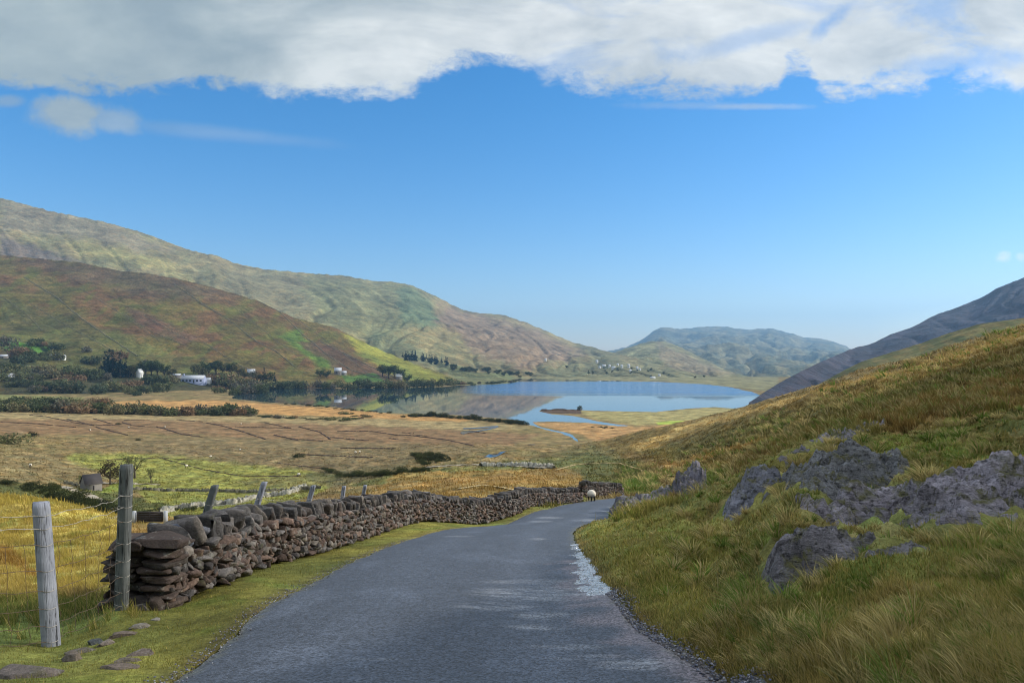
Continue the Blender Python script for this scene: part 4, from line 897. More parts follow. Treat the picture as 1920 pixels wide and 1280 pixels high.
tufts(2600,16,lambda px,py,d:((px>1150)&(d>20)&(d<110))*1.,.2,.38,.25,33,.25,1.4)
blades('grass',5000,lambda px,py,d:((px>1080)&(d<24))*1.,.12,.28,.7,3,gmat,.5,dry=1.,clump=.6,tip=(1.1,1.05,.9))
blades('grass',90000,lambda px,py,d:((px<1150)&(d<46)&(py>925))*(d>3)*1.*np.where((px<330)&(d>8.6),0,1),.010,.035,1.2,4,gmat,.7,dry=.12,colf=(.6,1.4))
blades('grass',60000,lambda px,py,d:(1-sst(200,300,px+fbm(px/20,d,2,3)*40))*sst(7.4,8.6,d+fbm(px/30,d*2,2,4))*(d<60),.04,.15,1.1,5,gmat,.6,dry=.3,clump=.8)
blades('grass',90000,lambda px,py,d:((px>1150)&(d>18)&(d<240))*(1-.6*sst(100,200,d)),.06,.30,1.5,6,gmat,.6,dry=.12,clump=2.6,seg=2,tip=(1.35,1.2,.9),colf=(.55,1.35))
blades('grass',50000,lambda px,py,d:((px<1250)&(d>32)&(d<330))*1.,.08,.3,1.7,7,gmat,.5,dry=.12,clump=3.5,seg=2,tip=(1.25,1.15,.9))
print('grass',time.time()-T0)
# gravel washed to the edge of the asphalt
r=np.random.default_rng(21); cs=[]
for _ in range(1500):
    d=math.exp(r.uniform(math.log(4.6),math.log(8.6))); sd=abs(r.normal(0,.10))*(1 if r.random()<.8 else 1.8)
    x=np.interp(d,RRx[:,1],RRx[:,0])+sd-.10; cs.append((x,d,r.uniform(.003,.010)))
for _ in range(900):
    d=math.exp(r.uniform(math.log(4.6),math.log(16))); x=np.interp(d,RLx[:,1],RLx[:,0])+r.normal(-.03,.07); cs.append((x,d,r.uniform(.003,.007)))
cs=np.array(cs); zz=Z0(cs[:,0],cs[:,1])+.012; ny=len(cs)
V,Q,nv=stones(np.column_stack([cs[:,:2],zz]),np.column_stack([cs[:,2]*r.uniform(.8,1.5,ny),cs[:,2],cs[:,2]*.6]),r.uniform(0,6,ny),np.zeros(ny),r,2,.7,2,.1)
obj('gravel',mesh_from('gravel',V,Q,False,stone_m,scol(ny,r,nv,((112,116,134),(150,150,156),(84,84,92),(110,104,104)))),kind='stuff')
#=P3=
# ------------------------------------------------------------------ bushes and trees
def leafcloud(seed,n,lobes,flatz=.8,leaf=.07,top=1.0,gap=.25,green=(84,96,54),var=.35):
    """leaf-sized faces spread through several overlapping clumps; unit radius about 1, base at z=0"""
    r=np.random.default_rng(seed); P=[];S=[]
    for c,rad in lobes:
        m=int(n*rad**2/sum(q[1]**2 for q in lobes)); v=r.normal(0,1,(m,3)); v/=np.linalg.norm(v,axis=1,keepdims=True)
        rr=rad*(r.random((m,1))**.33)*(1+.22*np.sin(v[:,:1]*5+seed)*np.cos(v[:,1:2]*6+c[0]*9)); p=v*rr*np.array([1,1,flatz])+np.array(c)
        P.append(p); S.append(np.full(m,r.uniform(-1,1)))
    P=np.vstack(P); S=np.concatenate(S); k=fbm(P[:,0]*2.6+seed,P[:,2]*2.6+P[:,1]*2.1,2,seed)>-gap; P=P[k];S=S[k]; P=P[P[:,2]>.01] if True else P; S=S[:len(P)]
    n=len(P); a=r.normal(0,1,(n,3)); a/=np.linalg.norm(a,axis=1,keepdims=True); b=np.cross(a,r.normal(0,1,(n,3))); b/=np.linalg.norm(b,axis=1,keepdims=True)
    l=leaf*r.uniform(.6,1.3,(n,1)); V=np.stack([P-a*l,P+b*l*.55,P+a*l,P-b*l*.55],1).reshape(-1,3)
    c=lin(green)*(1+r.uniform(-var,var,(n,1)))*(1+.18*S[:,None]); c=c*(1+np.stack([r.uniform(-.1,.25,n),np.zeros(n),np.zeros(n)],1))
    return V,np.arange(n*4).reshape(-1,4),np.repeat(np.clip(c,.004,.6),4,0)
leaf_m=attr_mat('leaves',.8,.15,2,0,.2,trans=.25)
bark_m=flat('bark',(84,76,66),.9,.3,12,.02)
def bush_mesh(seed,green,n=900,k=6,leaf=.085,wide=1.0):
    r=np.random.default_rng(seed); lobes=[((0,0,.45),.55)]
    for i in range(k):
        a=r.uniform(0,6.28); lobes.append(((math.cos(a)*.62*wide,math.sin(a)*.45,r.uniform(.2,.6)),r.uniform(.3,.48)))
    V,Q,c=leafcloud(seed,n,lobes,.85,leaf,green=green); return mesh_from('bush',V,Q,False,leaf_m,c)
def tree_meshes(seed,green,n=1500,conifer=False,leaf=.06,thin=False):
    r=np.random.default_rng(seed)
    mb=MB(); 
    if conifer:
        lobes=[((0,0,.35+.17*i),.42*(1-i/6.2)) for i in range(9)]+[((math.cos(i*2.4)*.3*(1-i/10),math.sin(i*2.4)*.3*(1-i/10),.3+.14*i),.2*(1-i/12)) for i in range(9)]
        mb.tube([(0,0,-.1),(0,0,.5),(0,0,1.5)],[.05,.04,.01],7)
    else:
        mb.tube([(0,0,-.1),(.02,0,.3),(-.01,.02,.62),(.03,0,.95)],[.06,.048,.035,.012],8); lobes=[((0,0,1.0),.42)]
        for i in range(8 if not thin else 6):
            a=r.uniform(0,6.28); q=np.array([math.cos(a)*r.uniform(.28,.55),math.sin(a)*r.uniform(.28,.5),r.uniform(.62,1.35)]); lobes.append((tuple(q),r.uniform(.2,.34)*(1 if not thin else .8)))
            s=.3+.3*r.random(); mb.tube([(0,0,s),tuple(q*.5+np.array([0,0,s*.4])),tuple(q)],[.026,.017,.006],5)
    V,Q,c=leafcloud(seed,n,lobes,.9,leaf,green=green,gap=.1 if thin else .25)
    return mesh_from('crown',V,Q,False,leaf_m,c),mb.mesh('trunk',bark_m)
BG=[(92,100,68),(106,110,76),(82,92,64),(112,110,80),(118,102,78),(76,86,64),(100,100,86)]
BM=[bush_mesh(200+i,BG[i%7],800+150*(i%3),5+i%3,.09,1+.3*(i%2)) for i in range(8)]
GM=[bush_mesh(300+i,((58,66,40),(66,72,44),(52,58,38))[i],1400,7,.06) for i in range(3)]
TM=[tree_meshes(400+i,((64,76,50),(76,84,52),(88,90,60),(56,68,48))[i]) for i in range(4)]
CM=[tree_meshes(500+i,((34,52,50),(40,58,52))[i],1800,True,.05) for i in range(2)]
THIN=tree_meshes(520,(104,110,70),900,False,.045,True); DARK=tree_meshes(521,(76,72,56),2200,False,.045)
rb=np.random.default_rng(77); count=[0]
def bush(px,py,wpx,hr,label,group,meshes,cat='bush',name='bush'):
    p=pick(px,py)
    if p is None: return
    s=wpx/2*p[1]/F; o=obj(name,meshes[rb.integers(0,len(meshes))],label=label,category=cat,group=group)
    o.location=(p[0],p[1],p[2]-s*.06); o.scale=(s,s*rb.uniform(.8,1.1),s*hr); o.rotation_euler=(0,0,rb.uniform(0,6.28)); count[0]+=1
    return o
def tree(px,py,hpx,label,group,pair,wr=1.0,name='tree'):
    p=pick(px,py)
    if p is None: return
    s=hpx*p[1]/F/1.62; t_=thing(name,(p[0],p[1],p[2]-s*(.03 if hpx>=20 else .3)),label,'tree',group,rb.uniform(0,6.28)); t_.scale=(s*wr,s*wr,s)
    obj('crown',pair[0],t_); obj('trunk',pair[1],t_); count[0]+=1; return t_
def scatter(n,poly,wr,hr,label,group,meshes,big_near=True,**k):
    P=np.array(poly,float); c=0; tries=0; pts=[]
    while c<n and tries<n*60:
        tries+=1; a=rb.uniform(P[:,0].min(),P[:,0].max()); b=rb.uniform(P[:,1].min(),P[:,1].max())
        if poly_sd(np.array([a]),np.array([b]),P)[0]>0 and not (322<a<408 and b>706 and b<742) and not (246<a<280 and 700<b<722): pts.append((a,b)); c+=1
    for a,b in sorted(pts,key=lambda q:q[1]): bush(a,b,rb.uniform(*wr),rb.uniform(*hr),label,group,meshes,**k)
def line(n,pl,wr,hr,label,group,meshes,jit=1.5,**k):
    pl=np.array(pl,float); s=np.concatenate([[0],np.cumsum(np.hypot(*(pl[1:]-pl[:-1]).T))])
    for u_ in np.linspace(0,s[-1],n):
        a=np.interp(u_,s,pl[:,0])+rb.uniform(-4,4); b=np.interp(u_,s,pl[:,1])+rb.uniform(-jit,jit); bush(a,b,rb.uniform(*wr),rb.uniform(*hr),label,group,meshes,**k)
scatter(58,[(0,690),(120,695),(260,712),(420,718),(560,724),(560,738),(420,742),(240,742),(60,735),(0,728)],(28,58),(.7,1.1),'grey-green bush in the scrub belt at the foot of the left hill','bushes in the scrub belt under the left hill',BM)
scatter(26,[(0,640),(120,648),(210,665),(330,690),(200,705),(0,690)],(24,50),(.6,1.1),'bush on the lower left slope among the small green fields','bushes on the lower left slope',BM)
line(36,[(0,770),(120,773),(240,777),(330,778),(380,777),(470,779)],(32,60),(.7,1.1),'rounded bush in the hedge line along the far edge of the brown bog','bushes in the hedge line across the bog',BM)
line(14,[(0,756),(60,757),(120,760),(200,757)],(30,52),(.6,.9),'bush in the second row behind the bog hedge','bushes behind the bog hedge',BM)
line(22,[(470,781),(560,785),(640,789),(700,782),(640,776)],(14,30),(.35,.6),'low dark shrub trailing off the right end of the bog hedge','low shrubs at the end of the bog hedge',BM)
line(34,[(440,740),(500,729),(580,727.5),(660,728),(740,727),(800,725),(850,722)],(20,36),(.9,1.3),'small tree on the near lake shore, mirrored in calm water','trees lining the calm lake shore',BM)
line(12,[(850,721),(890,721),(930,719),(962,716)],(14,22),(.6,.9),'shrub on the low wooded point jutting into the lake','shrubs on the wooded point',BM)
line(38,[(760,781),(820,782),(880,786),(930,790),(985,796)],(14,28),(.6,.95),'dark shrub in the row along the near lake shore left of the river mouth','shrubs along the near shore',GM)
line(16,[(540,757),(620,764),(680,771),(730,775)],(10,18),(.4,.7),'small waterside shrub on the near shore left of the shrub row','small waterside shrubs',GM)
scatter(16,[(770,872),(780,850),(830,845),(842,866),(800,874)],(22,44),(.5,.9),'gorse clump in the dark thicket on the valley floor','gorse in the valley thicket',GM,cat='gorse',name='gorse_bush')
line(22,[(610,880),(640,893),(690,892),(740,888),(800,882)],(20,40),(.4,.8),'gorse along the stream bed below the thicket','gorse along the stream bed',GM,cat='gorse',name='gorse_bush')
scatter(34,[(0,905),(60,908),(120,918),(180,935),(225,955),(225,968),(120,940),(60,922),(0,918)],(24,52),(.5,.85),'dark gorse bush on the valley side just beyond the golden field','gorse beyond the golden field',GM,cat='gorse',name='gorse_bush')
line(12,[(240,960),(262,963),(300,955),(350,958),(380,952)],(16,30),(.4,.7),'gorse bush beside the farm gate','gorse by the farm gate',GM,cat='gorse',name='gorse_bush')
bush(22,832,66,.75,'large round green bush alone at the left edge of the bog',None,BM); bush(60,818,26,.9,'small dark bush just right of the large round one on the bog',None,GM)
bush(561,858,28,.8,'lone dark round bush in the middle of the valley floor',None,GM); bush(259,825,16,.5,'low dark bush alone on the brown bog above the green field',None,GM); bush(222,795,14,.5,'tiny dark bush among the peat banks',None,GM)
tree(207,908,50,'dark bushy tree behind the tall fence post, near the barn',None,DARK,1.15); tree(252,896,52,'thin pale-leaved tree showing above the tall fence post',None,THIN,1.1); tree(283,905,34,'small sparse tree just right of the tall fence post',None,THIN,.9)
tree(150,912,26,'small tree leaning over the barn roof',None,THIN,1.2)
for px,py,h in ((198,702,40),(212,706,46),(224,708,44),(236,707,34),(205,696,38)): tree(px,py,h,'dark blue-green conifer in the clump left of the white gable house','conifers left of the white gable house',CM[int(px)%2],1.2,'conifer')
for px,py,h in ((252,706,24),(272,704,30),(284,703,30),(296,704,28),(308,706,24),(322,708,20),(242,708,26)): tree(px,py,h,'dark tree in the row behind the white gable house','trees behind the white gable house',TM[int(px)%4],1.1)
for px,py,h in ((380,706,26),(392,704,30),(404,703,30),(418,704,28),(432,704,27),(446,706,24),(374,710,30)): tree(px,py,h,'dark rounded tree behind the long white bungalow','trees behind the long bungalow',TM[int(px)%4],1.25)
for px,py,h in ((458,712,22),(482,718,26),(496,720,28),(505,722,26),(515,722,22)): tree(px,py,h,'tree around the farmhouse right of the bungalow','trees around the middle farmhouse',(TM+CM)[int(px)%6],1.1)
for px,py,h in ((718,706,24),(728,709,28),(740,708,26),(752,712,22),(764,716,18),(600,706,18),(612,708,18)): tree(px,py,h,'dark tree on the lower slope above the calm shore','trees on the lower slope above the shore',TM[int(px)%4],1.2)
for i in range(34):
    px=rb.uniform(752,842); py=668+ (px-752)*.14+rb.uniform(-3,7); tree(px,py,rb.uniform(9,16),'bluish tree in the wood at the foot of the far slope','trees in the far bluish wood',CM[i%2],1.3,'conifer')
for i in range(40):
    px=rb.uniform(845,1000); py=690+(px-845)*.11+rb.uniform(-3,4); tree(px,py,rb.uniform(6,10),'small far tree on the shore below the far slope','small trees on the far shore',TM[i%4],1.4)
for i in range(22):
    px=rb.uniform(1060,1330); py=694+(px-1060)*.05+rb.uniform(-8,6); tree(px,py,rb.uniform(4,7),'tiny tree among the far hamlet houses','trees in the far hamlet',TM[i%4],1.1)
line(9,[(1018,768),(1040,768),(1062,768),(1090,768)],(8,14),(.4,.6),'low reddish shrub on the spit in the lake','shrubs on the spit',[BM[4]])
tree(1086,769,11,'single small round tree on the spit in the lake',None,TM[1],1.3)
line(8,[(1115,801),(1150,803),(1132,800)],(8,12),(.4,.6),'dark shrub on the flat beside the river','shrubs beside the river',GM)
print('plants',count[0],time.time()-T0)
# ------------------------------------------------------------------ ribbons: field walls, peat banks, tracks
def ribbon(name,pl,w_,h_,mat,step=3,jit=.25,lift=0,only=None,seed=0,**kw):
    pl=np.array(pl,float); s=np.concatenate([[0],np.cumsum(np.hypot(*(pl[1:]-pl[:-1]).T))]); n=max(int(s[-1]/step),3); r=np.random.default_rng(seed)
    P=[]
    for u_ in np.linspace(0,s[-1],n):
        p=pick(np.interp(u_,s,pl[:,0]),np.interp(u_,s,pl[:,1]),only)
        if p is not None: P.append(p)
    if len(P)<3: return
    P=np.array(P); 
    for k in (0,1,2): P[1:-1,k]=(P[:-2,k]+2*P[1:-1,k]+P[2:,k])/4
    t_=np.gradient(P[:,:2],axis=0); t_/=np.maximum(np.linalg.norm(t_,axis=1,keepdims=True),1e-9); nn=np.stack([t_[:,1],-t_[:,0]],1); m=len(P)
    o_=P.mean(0); V=[]
    prof=((-.5,-.6),(-.36,.9),(.0,1.),(.36,.9),(.5,-.6)) if h_>0 else ((-.5,0),(-.25,0),(0,0),(.25,0),(.5,0))
    for a,b in prof:
        ww=w_*(1+r.uniform(-jit,jit,m)); hh=(h_*(1+r.uniform(-jit,jit,m)) if h_>0 else np.zeros(m)); x_=P[:,0]+nn[:,0]*a*ww; y_=P[:,1]+nn[:,1]*a*ww
        z_=P[:,2]+b*hh+lift
        V.append(np.stack([x_,y_,z_],1))
    V=np.stack(V,1).reshape(-1,3)-o_
    o=obj(name,mesh_from(name,V,grid_faces(m,5),False,mat),**kw); o.location=o_; return o
fw_m=flat('field_wall_stone',(98,94,76),.9,.4,.6,.1); fw_p=flat('pale_rubble',(150,146,132),.9,.45,1.5,.1); peat_m=flat('cut_peat',(66,50,42),.95,.3,.5); ditch_m=flat('wet_peat',(58,50,40),.9,.3,.5); track_m=flat('gravel_track',(158,148,130),.95,.2,.8); path_m=flat('worn_path',(170,150,106),.95,.2,.8)
HW=[[(45,520),(110,560),(150,595),(200,630),(258,668)],[(325,532),(380,570),(430,600),(480,640),(520,660),(552,688)],[(470,557),(525,585),(565,625),(620,670),(660,695),(735,716)],[(235,590),(280,620),(345,647)],[(10,560),(50,590),(80,620)],
    [(50,565),(115,605),(190,645),(215,660)],[(600,640),(650,665),(700,690),(752,713)],[(265,588),(320,620),(362,642)],[(0,640),(40,655),(96,668)],[(420,560),(470,600),(520,640),(560,668)],[(690,700),(640,660),(560,600)],[(150,540),(230,590),(300,640)],[(380,640),(440,680),(470,695)]]
for i,q in enumerate(HW): ribbon('field_wall',q,1.5 if i in (0,1,2,6) else .9,1.0 if i in (0,1,2,6) else .6,fw_m,3,.5,only=NEAR,seed=i,label='old dark field wall running down the brown left hill',category='field wall',group='field walls on the left hill')
PB=[[(55,778),(85,781),(120,788),(160,796),(195,797),(224,798)],[(125,786),(150,791),(175,798)],[(175,785),(208,794)],[(232,788),(282,787)],[(0,792),(60,794),(140,801)],[(230,792),(250,798),(270,799)],[(180,801),(240,816)],[(295,800),(345,815),(378,819)],[(388,793),(420,799),(450,808),(500,824)],
    [(495,792),(545,803)],[(440,800),(545,803)],[(545,823),(605,827)],[(512,815),(560,826)],[(632,808),(700,809),(745,816),(800,817)],[(620,820),(690,826)],[(560,800),(600,810),(620,824)],[(760,815),(840,825),(890,836)],[(640,840),(740,841)],[(730,822),(745,824)],[(755,811),(775,813)],[(330,787),(380,791)],[(880,808),(910,812)],[(560,852),(700,858)],[(200,862),(300,858),(360,862)],[(300,858),(380,880),(450,892),(560,893)],[(520,868),(620,880)],[(0,775),(60,776),(130,778)],[(430,750),(520,757),(600,765),(660,772)]]
for i,q in enumerate(PB): ribbon('peat_bank',q,(.5+.6*((i*37)%10)/10) if i<23 else .5,.26 if i<23 else .14,peat_m,2,.95,seed=100+i,kind='structure')
for i,(q,lab) in enumerate((([(300,962),(340,953),(400,947),(440,944),(480,933),(540,926),(572,912)],'pale tumbled field wall crossing the green field behind the netting fence'),([(232,916),(300,920),(400,921),(470,923),(600,915)],'low dark field wall across the far side of the green field'),([(120,905),(150,912),(165,916)],'short field wall left of the dark barn'),
   ([(900,873),(960,873),(1010,875),(1040,878)],'pale ruined wall line on the low spur beyond the road'))): ribbon('field_wall',q,.8 if i in (0,3) else .6,.5 if i in (0,3) else .4,fw_p if i in (0,3) else fw_m,1.2,.8,seed=200+i,label=lab,category='field wall')
for i,q in enumerate([[(112,912),(150,924),(190,944),(222,966),(236,974)],[(180,905),(215,905),(300,908)]]): ribbon('track',q,2.4,0,track_m,2,.1,.06,seed=i,kind='structure')
ribbon('track',[(800,876),(860,872),(930,871),(1000,876),(1030,878)],1.6,0,track_m,2,.3,.12,kind='structure')
ribbon('path',[(1040,882),(1080,871),(1110,869),(1160,868),(1195,879),(1235,890),(1268,893)],.5,0,path_m,1.5,.3,.08,kind='structure')
ribbon('path',[(860,917),(905,910),(940,914),(970,921)],.4,0,path_m,1.5,.3,.08,kind='structure')
# ------------------------------------------------------------------ buildings
white_m=flat('white_render',(206,208,206),.8,.06,.5); slate_m=flat('slate_roof',(96,100,108),.7,.2,1.); dark_m=flat('rusty_iron',(64,60,60),.8,.3,.8); glass_m=flat('window_glass',(40,48,58),.2,.1,1); stone_b=flat('grey_stone_house',(120,116,112),.9,.2,.8); pale_r=flat('pale_roof',(168,172,178),.7,.1,.6); white_shade_m=flat('shaded_white_render',(150,160,190),.8,.06,.5)
def house(px,py,wpx,hpx,rz,label,wm_=None,rm=None,depth=.5,chim=1,nwin=3,group=None,name='house',roofh=.55,cat='house',door=True):
    p=pick(px,py)
    if p is None: return
    k=p[1]/F; L=wpx*k; h=hpx*k*(1-roofh*.5) ; dp=L*depth; rh=hpx*k*roofh
    t_=thing(name,tuple(p),label,cat,group,rz); wm_=wm_ or white_m; rm=rm or slate_m
    m=MB(); V=[(-L/2,-dp/2,-3),(L/2,-dp/2,-3),(L/2,dp/2,-3),(-L/2,dp/2,-3),(-L/2,-dp/2,h),(L/2,-dp/2,h),(L/2,dp/2,h),(-L/2,dp/2,h),(-L/2,0,h+rh*.93),(L/2,0,h+rh*.93)]
    m.add(V,[(0,1,5,4),(2,3,7,6),(3,0,4,7),(1,2,6,5)],[(4,8,7),(5,6,9)]); obj('wall',m.mesh('wall',wm_),t_)
    m=MB(); e=.3*min(1,L/8); rt=.25*min(1,L/8)
    for sg in (-1,1):
        a=np.array([(-L/2-e,sg*(dp/2+e),h-rh*.08),(L/2+e,sg*(dp/2+e),h-rh*.08),(L/2+e,0,h+rh),(-L/2-e,0,h+rh)]); m.add(np.vstack([a,a+[0,0,rt]]),[(0,1,2,3),(4,5,6,7),(0,1,5,4),(1,2,6,5),(2,3,7,6),(3,0,4,7)])
    rf=obj('roof',m.mesh('roof',rm),t_)
    for c in range(chim):
        m=MB(); x_=(-L/2+.6*L*.1) if c==0 else L/2-.06*L; m.box((x_,0,h+rh+.35*min(1,L/10)),(L*.06,L*.05,rh*.7)); m.box((x_,0,h+rh+.35*min(1,L/10)+rh*.35),(L*.072,L*.06,rh*.08)); obj('chimney',m.mesh('chimney',wm_),rf)
    for i in range(nwin):
        x_=-L/2+L*(i+.7)/(nwin+.4); 
        if door and i==nwin//2: m=MB(); m.box((x_,-dp/2-.03,h*.36),(L*.06,.1,h*.72)); obj('door',m.mesh('door',dark_m),t_)
        else: m=MB(); m.box((x_,-dp/2-.03,h*.55),(L*.09,.1,h*.38)); obj('window',m.mesh('window',glass_m),t_)
    return t_
house(363,717.5,44,11,-.1,'long low white bungalow with grey roof above the calm shore',white_shade_m,pale_r,.3,1,6)  # white walls, their bluish shade put into the render colour
house(390,718,12,8,-.1,'small white extension building at the right end of the long bungalow',white_m,pale_r,.6,0,1)
house(330,707,18,5,-.05,'low grey outbuilding left of the long bungalow',stone_b,pale_r,.4,0,0,cat='outbuilding',name='outbuilding')
house(263,707,9,12,1.2,'small bright white gable-ended house below the dark conifers',white_m,white_m,1.0,0,1)
house(470,706,14,11,.2,'farmhouse with pale roof half hidden among trees right of the bungalow',stone_b,pale_r,.6,1,2)
house(634,702,13,10,.1,'grey stone farmhouse above the small green shore field',stone_b,pale_r,.6,1,2)
house(645,703,9,6,.3,'low shed touching the grey stone farmhouse',stone_b,pale_r,.6,0,0,name='shed',cat='shed')
house(748,712,12,9,.2,'small house among dark trees near the right end of the hill foot',stone_b,white_m,.6,0,1)
house(104,673,20,7,-.1,'long pale farm building below the bright green fields on the left slope',stone_b,pale_r,.4,0,2)
house(118,674,8,7,.4,'white gable beside the long pale farm building',white_m,pale_r,.8,0,1)
house(16,706,20,5,-.3,'pale polytunnel-like roof at the far left edge among bushes',pale_r,pale_r,.5,0,0)
house(6,671,16,5,.1,'pale roofed house at the left edge below the green field',stone_b,pale_r,.5,0,1)
house(170,917,30,20,.9,'dark stone barn with rusted gable roof beyond the golden field',stone_b,dark_m,.75,0,1,name='barn',cat='barn',roofh=.8)
HV=[(1118,679,4,4),(1131,686,6,3),(1142,687,3.5,3.5),(1151,690,6,3.5),(1166,688,4,4),(1180,688,4,5),(1194,691,4,4),(1182,696,4,3.5),(1200,693,3,3),(1237,704,4,3),(1224,708,8,2.6),(1022,675,3.5,3.5),(1124,689,4,3),(1158,684,3,3)]
for a,b,c,e in HV: house(a,b+1.5,c*1.15,e*1.1,rb.uniform(-.4,.4),'tiny white house in the hamlet above the far shore',white_m,pale_r,.7,0,0,group='white houses of the far hamlet')
# farm gate below the wall end
p=pick(282,980); k=p[1]/F; gt=thing('farm_gate',tuple(p),'dark farm gate hung between two whitish posts below the golden field','gate')
m=MB(); gl=46*k; gh=20*k
for z_ in np.linspace(.18,1,5): m.tube([(-gl/2,0,gh*z_),(gl/2,0,gh*z_)],.035,6)
for x_ in (-gl/2,0,gl/2): m.tube([(x_,0,gh*.15),(x_,0,gh*1.02)],.035,6)
m.tube([(-gl/2,0,gh*.2),(gl/2,0,gh)],.03,6); obj('gate_frame',m.mesh('gate_frame',dark_m),gt)
m=MB(); m.box((0,.05,gh*.55),(gl*.96,.03,gh*.75)); obj('sheeting',m.mesh('sheeting',dark_m),gt)
for sx in (-1,1):
    m=MB(); m.box((sx*(gl/2+.12),0,gh*.45),(.11,.11,gh*1.35),0,.9); obj('gate_post',m.mesh('gate_post',pale_r),gt)
# ------------------------------------------------------------------ sheep
wool_m=flat('wool',(214,206,190),.95,.12,14,.03); face_m=flat('sheep_face',(40,36,34),.8,.1,10)
def sheep_parts():
    V=[(0,0,.52),(0,-.28,.54),(0,.26,.55),(0,.42,.66),(0,.52,.74),(0,.64,.68)]; E=[(0,1),(0,2),(2,3),(3,4),(4,5)]; Rr=[.15,.13,.14,.09,.085,.05]
    for sx in (-1,1):
        for y_,kk in ((-.28,1),(.26,2)):
            b=len(V); ky=-.05 if y_<0 else .02
            V+= [(sx*.11,y_,.42),(sx*.12,y_+ky,.22),(sx*.12,y_-ky*.4,.02)]; E+= [(kk,b),(b,b+1),(b+1,b+2)]; Rr+= [.085,.05,.04]
        b=len(V); V.append((sx*.12,.5,.76)); E.append((4,b)); Rr.append(.025)
    me=bpy.data.meshes.new('sheep_body'); me.from_pydata(V,E,[]); o=bpy.data.objects.new('tmp',me); COL.objects.link(o)
    md=o.modifiers.new('s','SKIN'); 
    for i,q in enumerate(Rr): me.skin_vertices[0].data[i].radius=(q,q)
    me.skin_vertices[0].data[0].use_root=True
    o.modifiers.new('d','SUBSURF').levels=2
    dg=bpy.context.evaluated_depsgraph_get(); bm_=bpy.data.meshes.new_from_object(o.evaluated_get(dg)); bpy.data.objects.remove(o); bm_.name='body'; bm_.materials.clear(); bm_.materials.append(face_m)
    S,Q=CS[12]; S=S/np.linalg.norm(S,axis=1,keepdims=True); n_=1+.07*fbm(S[:,0]*7,S[:,1]*7+S[:,2]*5,2,5)
    W_=S*n_[:,None]*np.array([.30,.46,.30]); W_[:,1]*=1; W_+=np.array([0,-.02,.56]); wm_=mesh_from('fleece',W_,Q,True,wool_m)
    return bm_,wm_
try: SB,SW=sheep_parts()
except Exception as e: print('sheep fail',e); SB,SW=None,None
def sheep(px,py,rz,label,group=None,sc=1.,d=None):
    p=W(px,py,d) if d else pick(px,py)
    if p is None or SB is None: return
    if d: p=(p[0],p[1],zat(p[0],p[1])+.02)
    t_=thing('sheep',tuple(p),label,'sheep',group,rz); t_.scale=(sc,)*3
    obj('body',SB,t_); obj('fleece',SW,t_)
sheep(1109,936,.25,'white woolly black-faced sheep standing at the end of the stone wall beside the road',None,.72,41)
for a,b in ((57,876),(169,808),(242,803),(309,802),(451,845),(453,796),(560,893),(675,849),(667,850),(350,876),(395,858)): sheep(a,b,rb.uniform(0,6),'tiny white sheep grazing on the valley floor','sheep grazing far down on the valley floor',1.1)
#=P3END=
#=P2END=
# ------------------------------------------------------------------ light and sky
SAZ,SEL=math.radians(78),math.radians(26)        # sun to the right, a little ahead
sd_=(math.sin(SAZ)*math.cos(SEL),math.cos(SAZ)*math.cos(SEL),math.sin(SEL))
from mathutils import Vector
sun=bpy.data.objects.new('sun',bpy.data.lights.new('sun','SUN')); COL.objects.link(sun)
sun.data.energy=4.9; sun.data.angle=math.radians(.53); sun.data.color=(1.0,.93,.82)
sun.rotation_euler=Vector(sd_).to_track_quat('Z','Y').to_euler()
w=bpy.data.worlds.new('World'); scene.world=w; w.use_nodes=True; nt=w.node_tree; nt.nodes.clear()
class WT(NT):
    def __init__(s,tree): s.t=tree
t=WT(nt); out=nt.nodes.new('ShaderNodeOutputWorld')
sky=t.n('TexSky',sky_type='NISHITA'); sky.sun_disc=False; sky.sun_elevation=SEL; sky.sun_rotation=SAZ; sky.altitude=0; sky.air_density=1.0; sky.dust_density=.25; sky.ozone_density=2.5
dirv=t.n('TexCoord').outputs['Generated']; sp=t.n('SeparateXYZ',{0:dirv}); dx,dy,dz=sp.outputs
zc=t.math('MAXIMUM',dz,.02)
U=t.math('DIVIDE',dx,zc); V=t.math('DIVIDE',dy,zc)          # where the sight line meets the cloud deck
pl=t.n('CombineXYZ',{0:U,1:V,2:0}).outputs[0]
# edge of the deck as a function of bearing
dyc=t.math('MAXIMUM',dy,.05)
tt=t.math('DIVIDE',dx,dyc); te=t.math('DIVIDE',dz,dyc)
pl2=t.n('CombineXYZ',{0:tt,1:te,2:0}).outputs[0]
fc=t.n('FloatCurve',{'Value':t.mapr(tt,-.8,.8)})
E=[(-260,172),(0,172),(100,168),(200,182),(400,170),(560,182),(700,188),(760,172),(820,140),(880,118),(940,122),(1000,142),(1060,150),(1120,168),(1190,180),(1330,180),(1420,182),(1460,168),(1485,132),(1515,138),(1560,178),(1640,168),(1760,152),(1870,158),(1920,182),(2100,180)]
cu=fc.mapping.curves[0]
pts=[(((p-960)/F+.8)/1.6,((H-q)/F-.25)/.25) for p,q in E]
pts=[p for p in pts if 0<=p[0]<=1]
cu.points[0].location=(0,pts[0][1]); cu.points[1].location=(1,pts[-1][1])
for p in pts: cu.points.new(*p)
fc.mapping.update()
edge=t.math('MULTIPLY_ADD',fc.outputs[0],.25,.25)
def wn(sx,sy,det,rough,loc=(0,0,0),dist=0):
    o=t.n('TexNoise',{'Vector':t.n('Mapping',{'Vector':pl2,'Scale':(sx,sy,1),'Location':loc}).outputs[0],'Scale':1.,'Detail':det,'Roughness':rough,'Distortion':dist}); return o.outputs['Fac']
n1=wn(9,16,9,.62,dist=.4); n2=wn(40,62,8,.66,(3,1,0),.4)
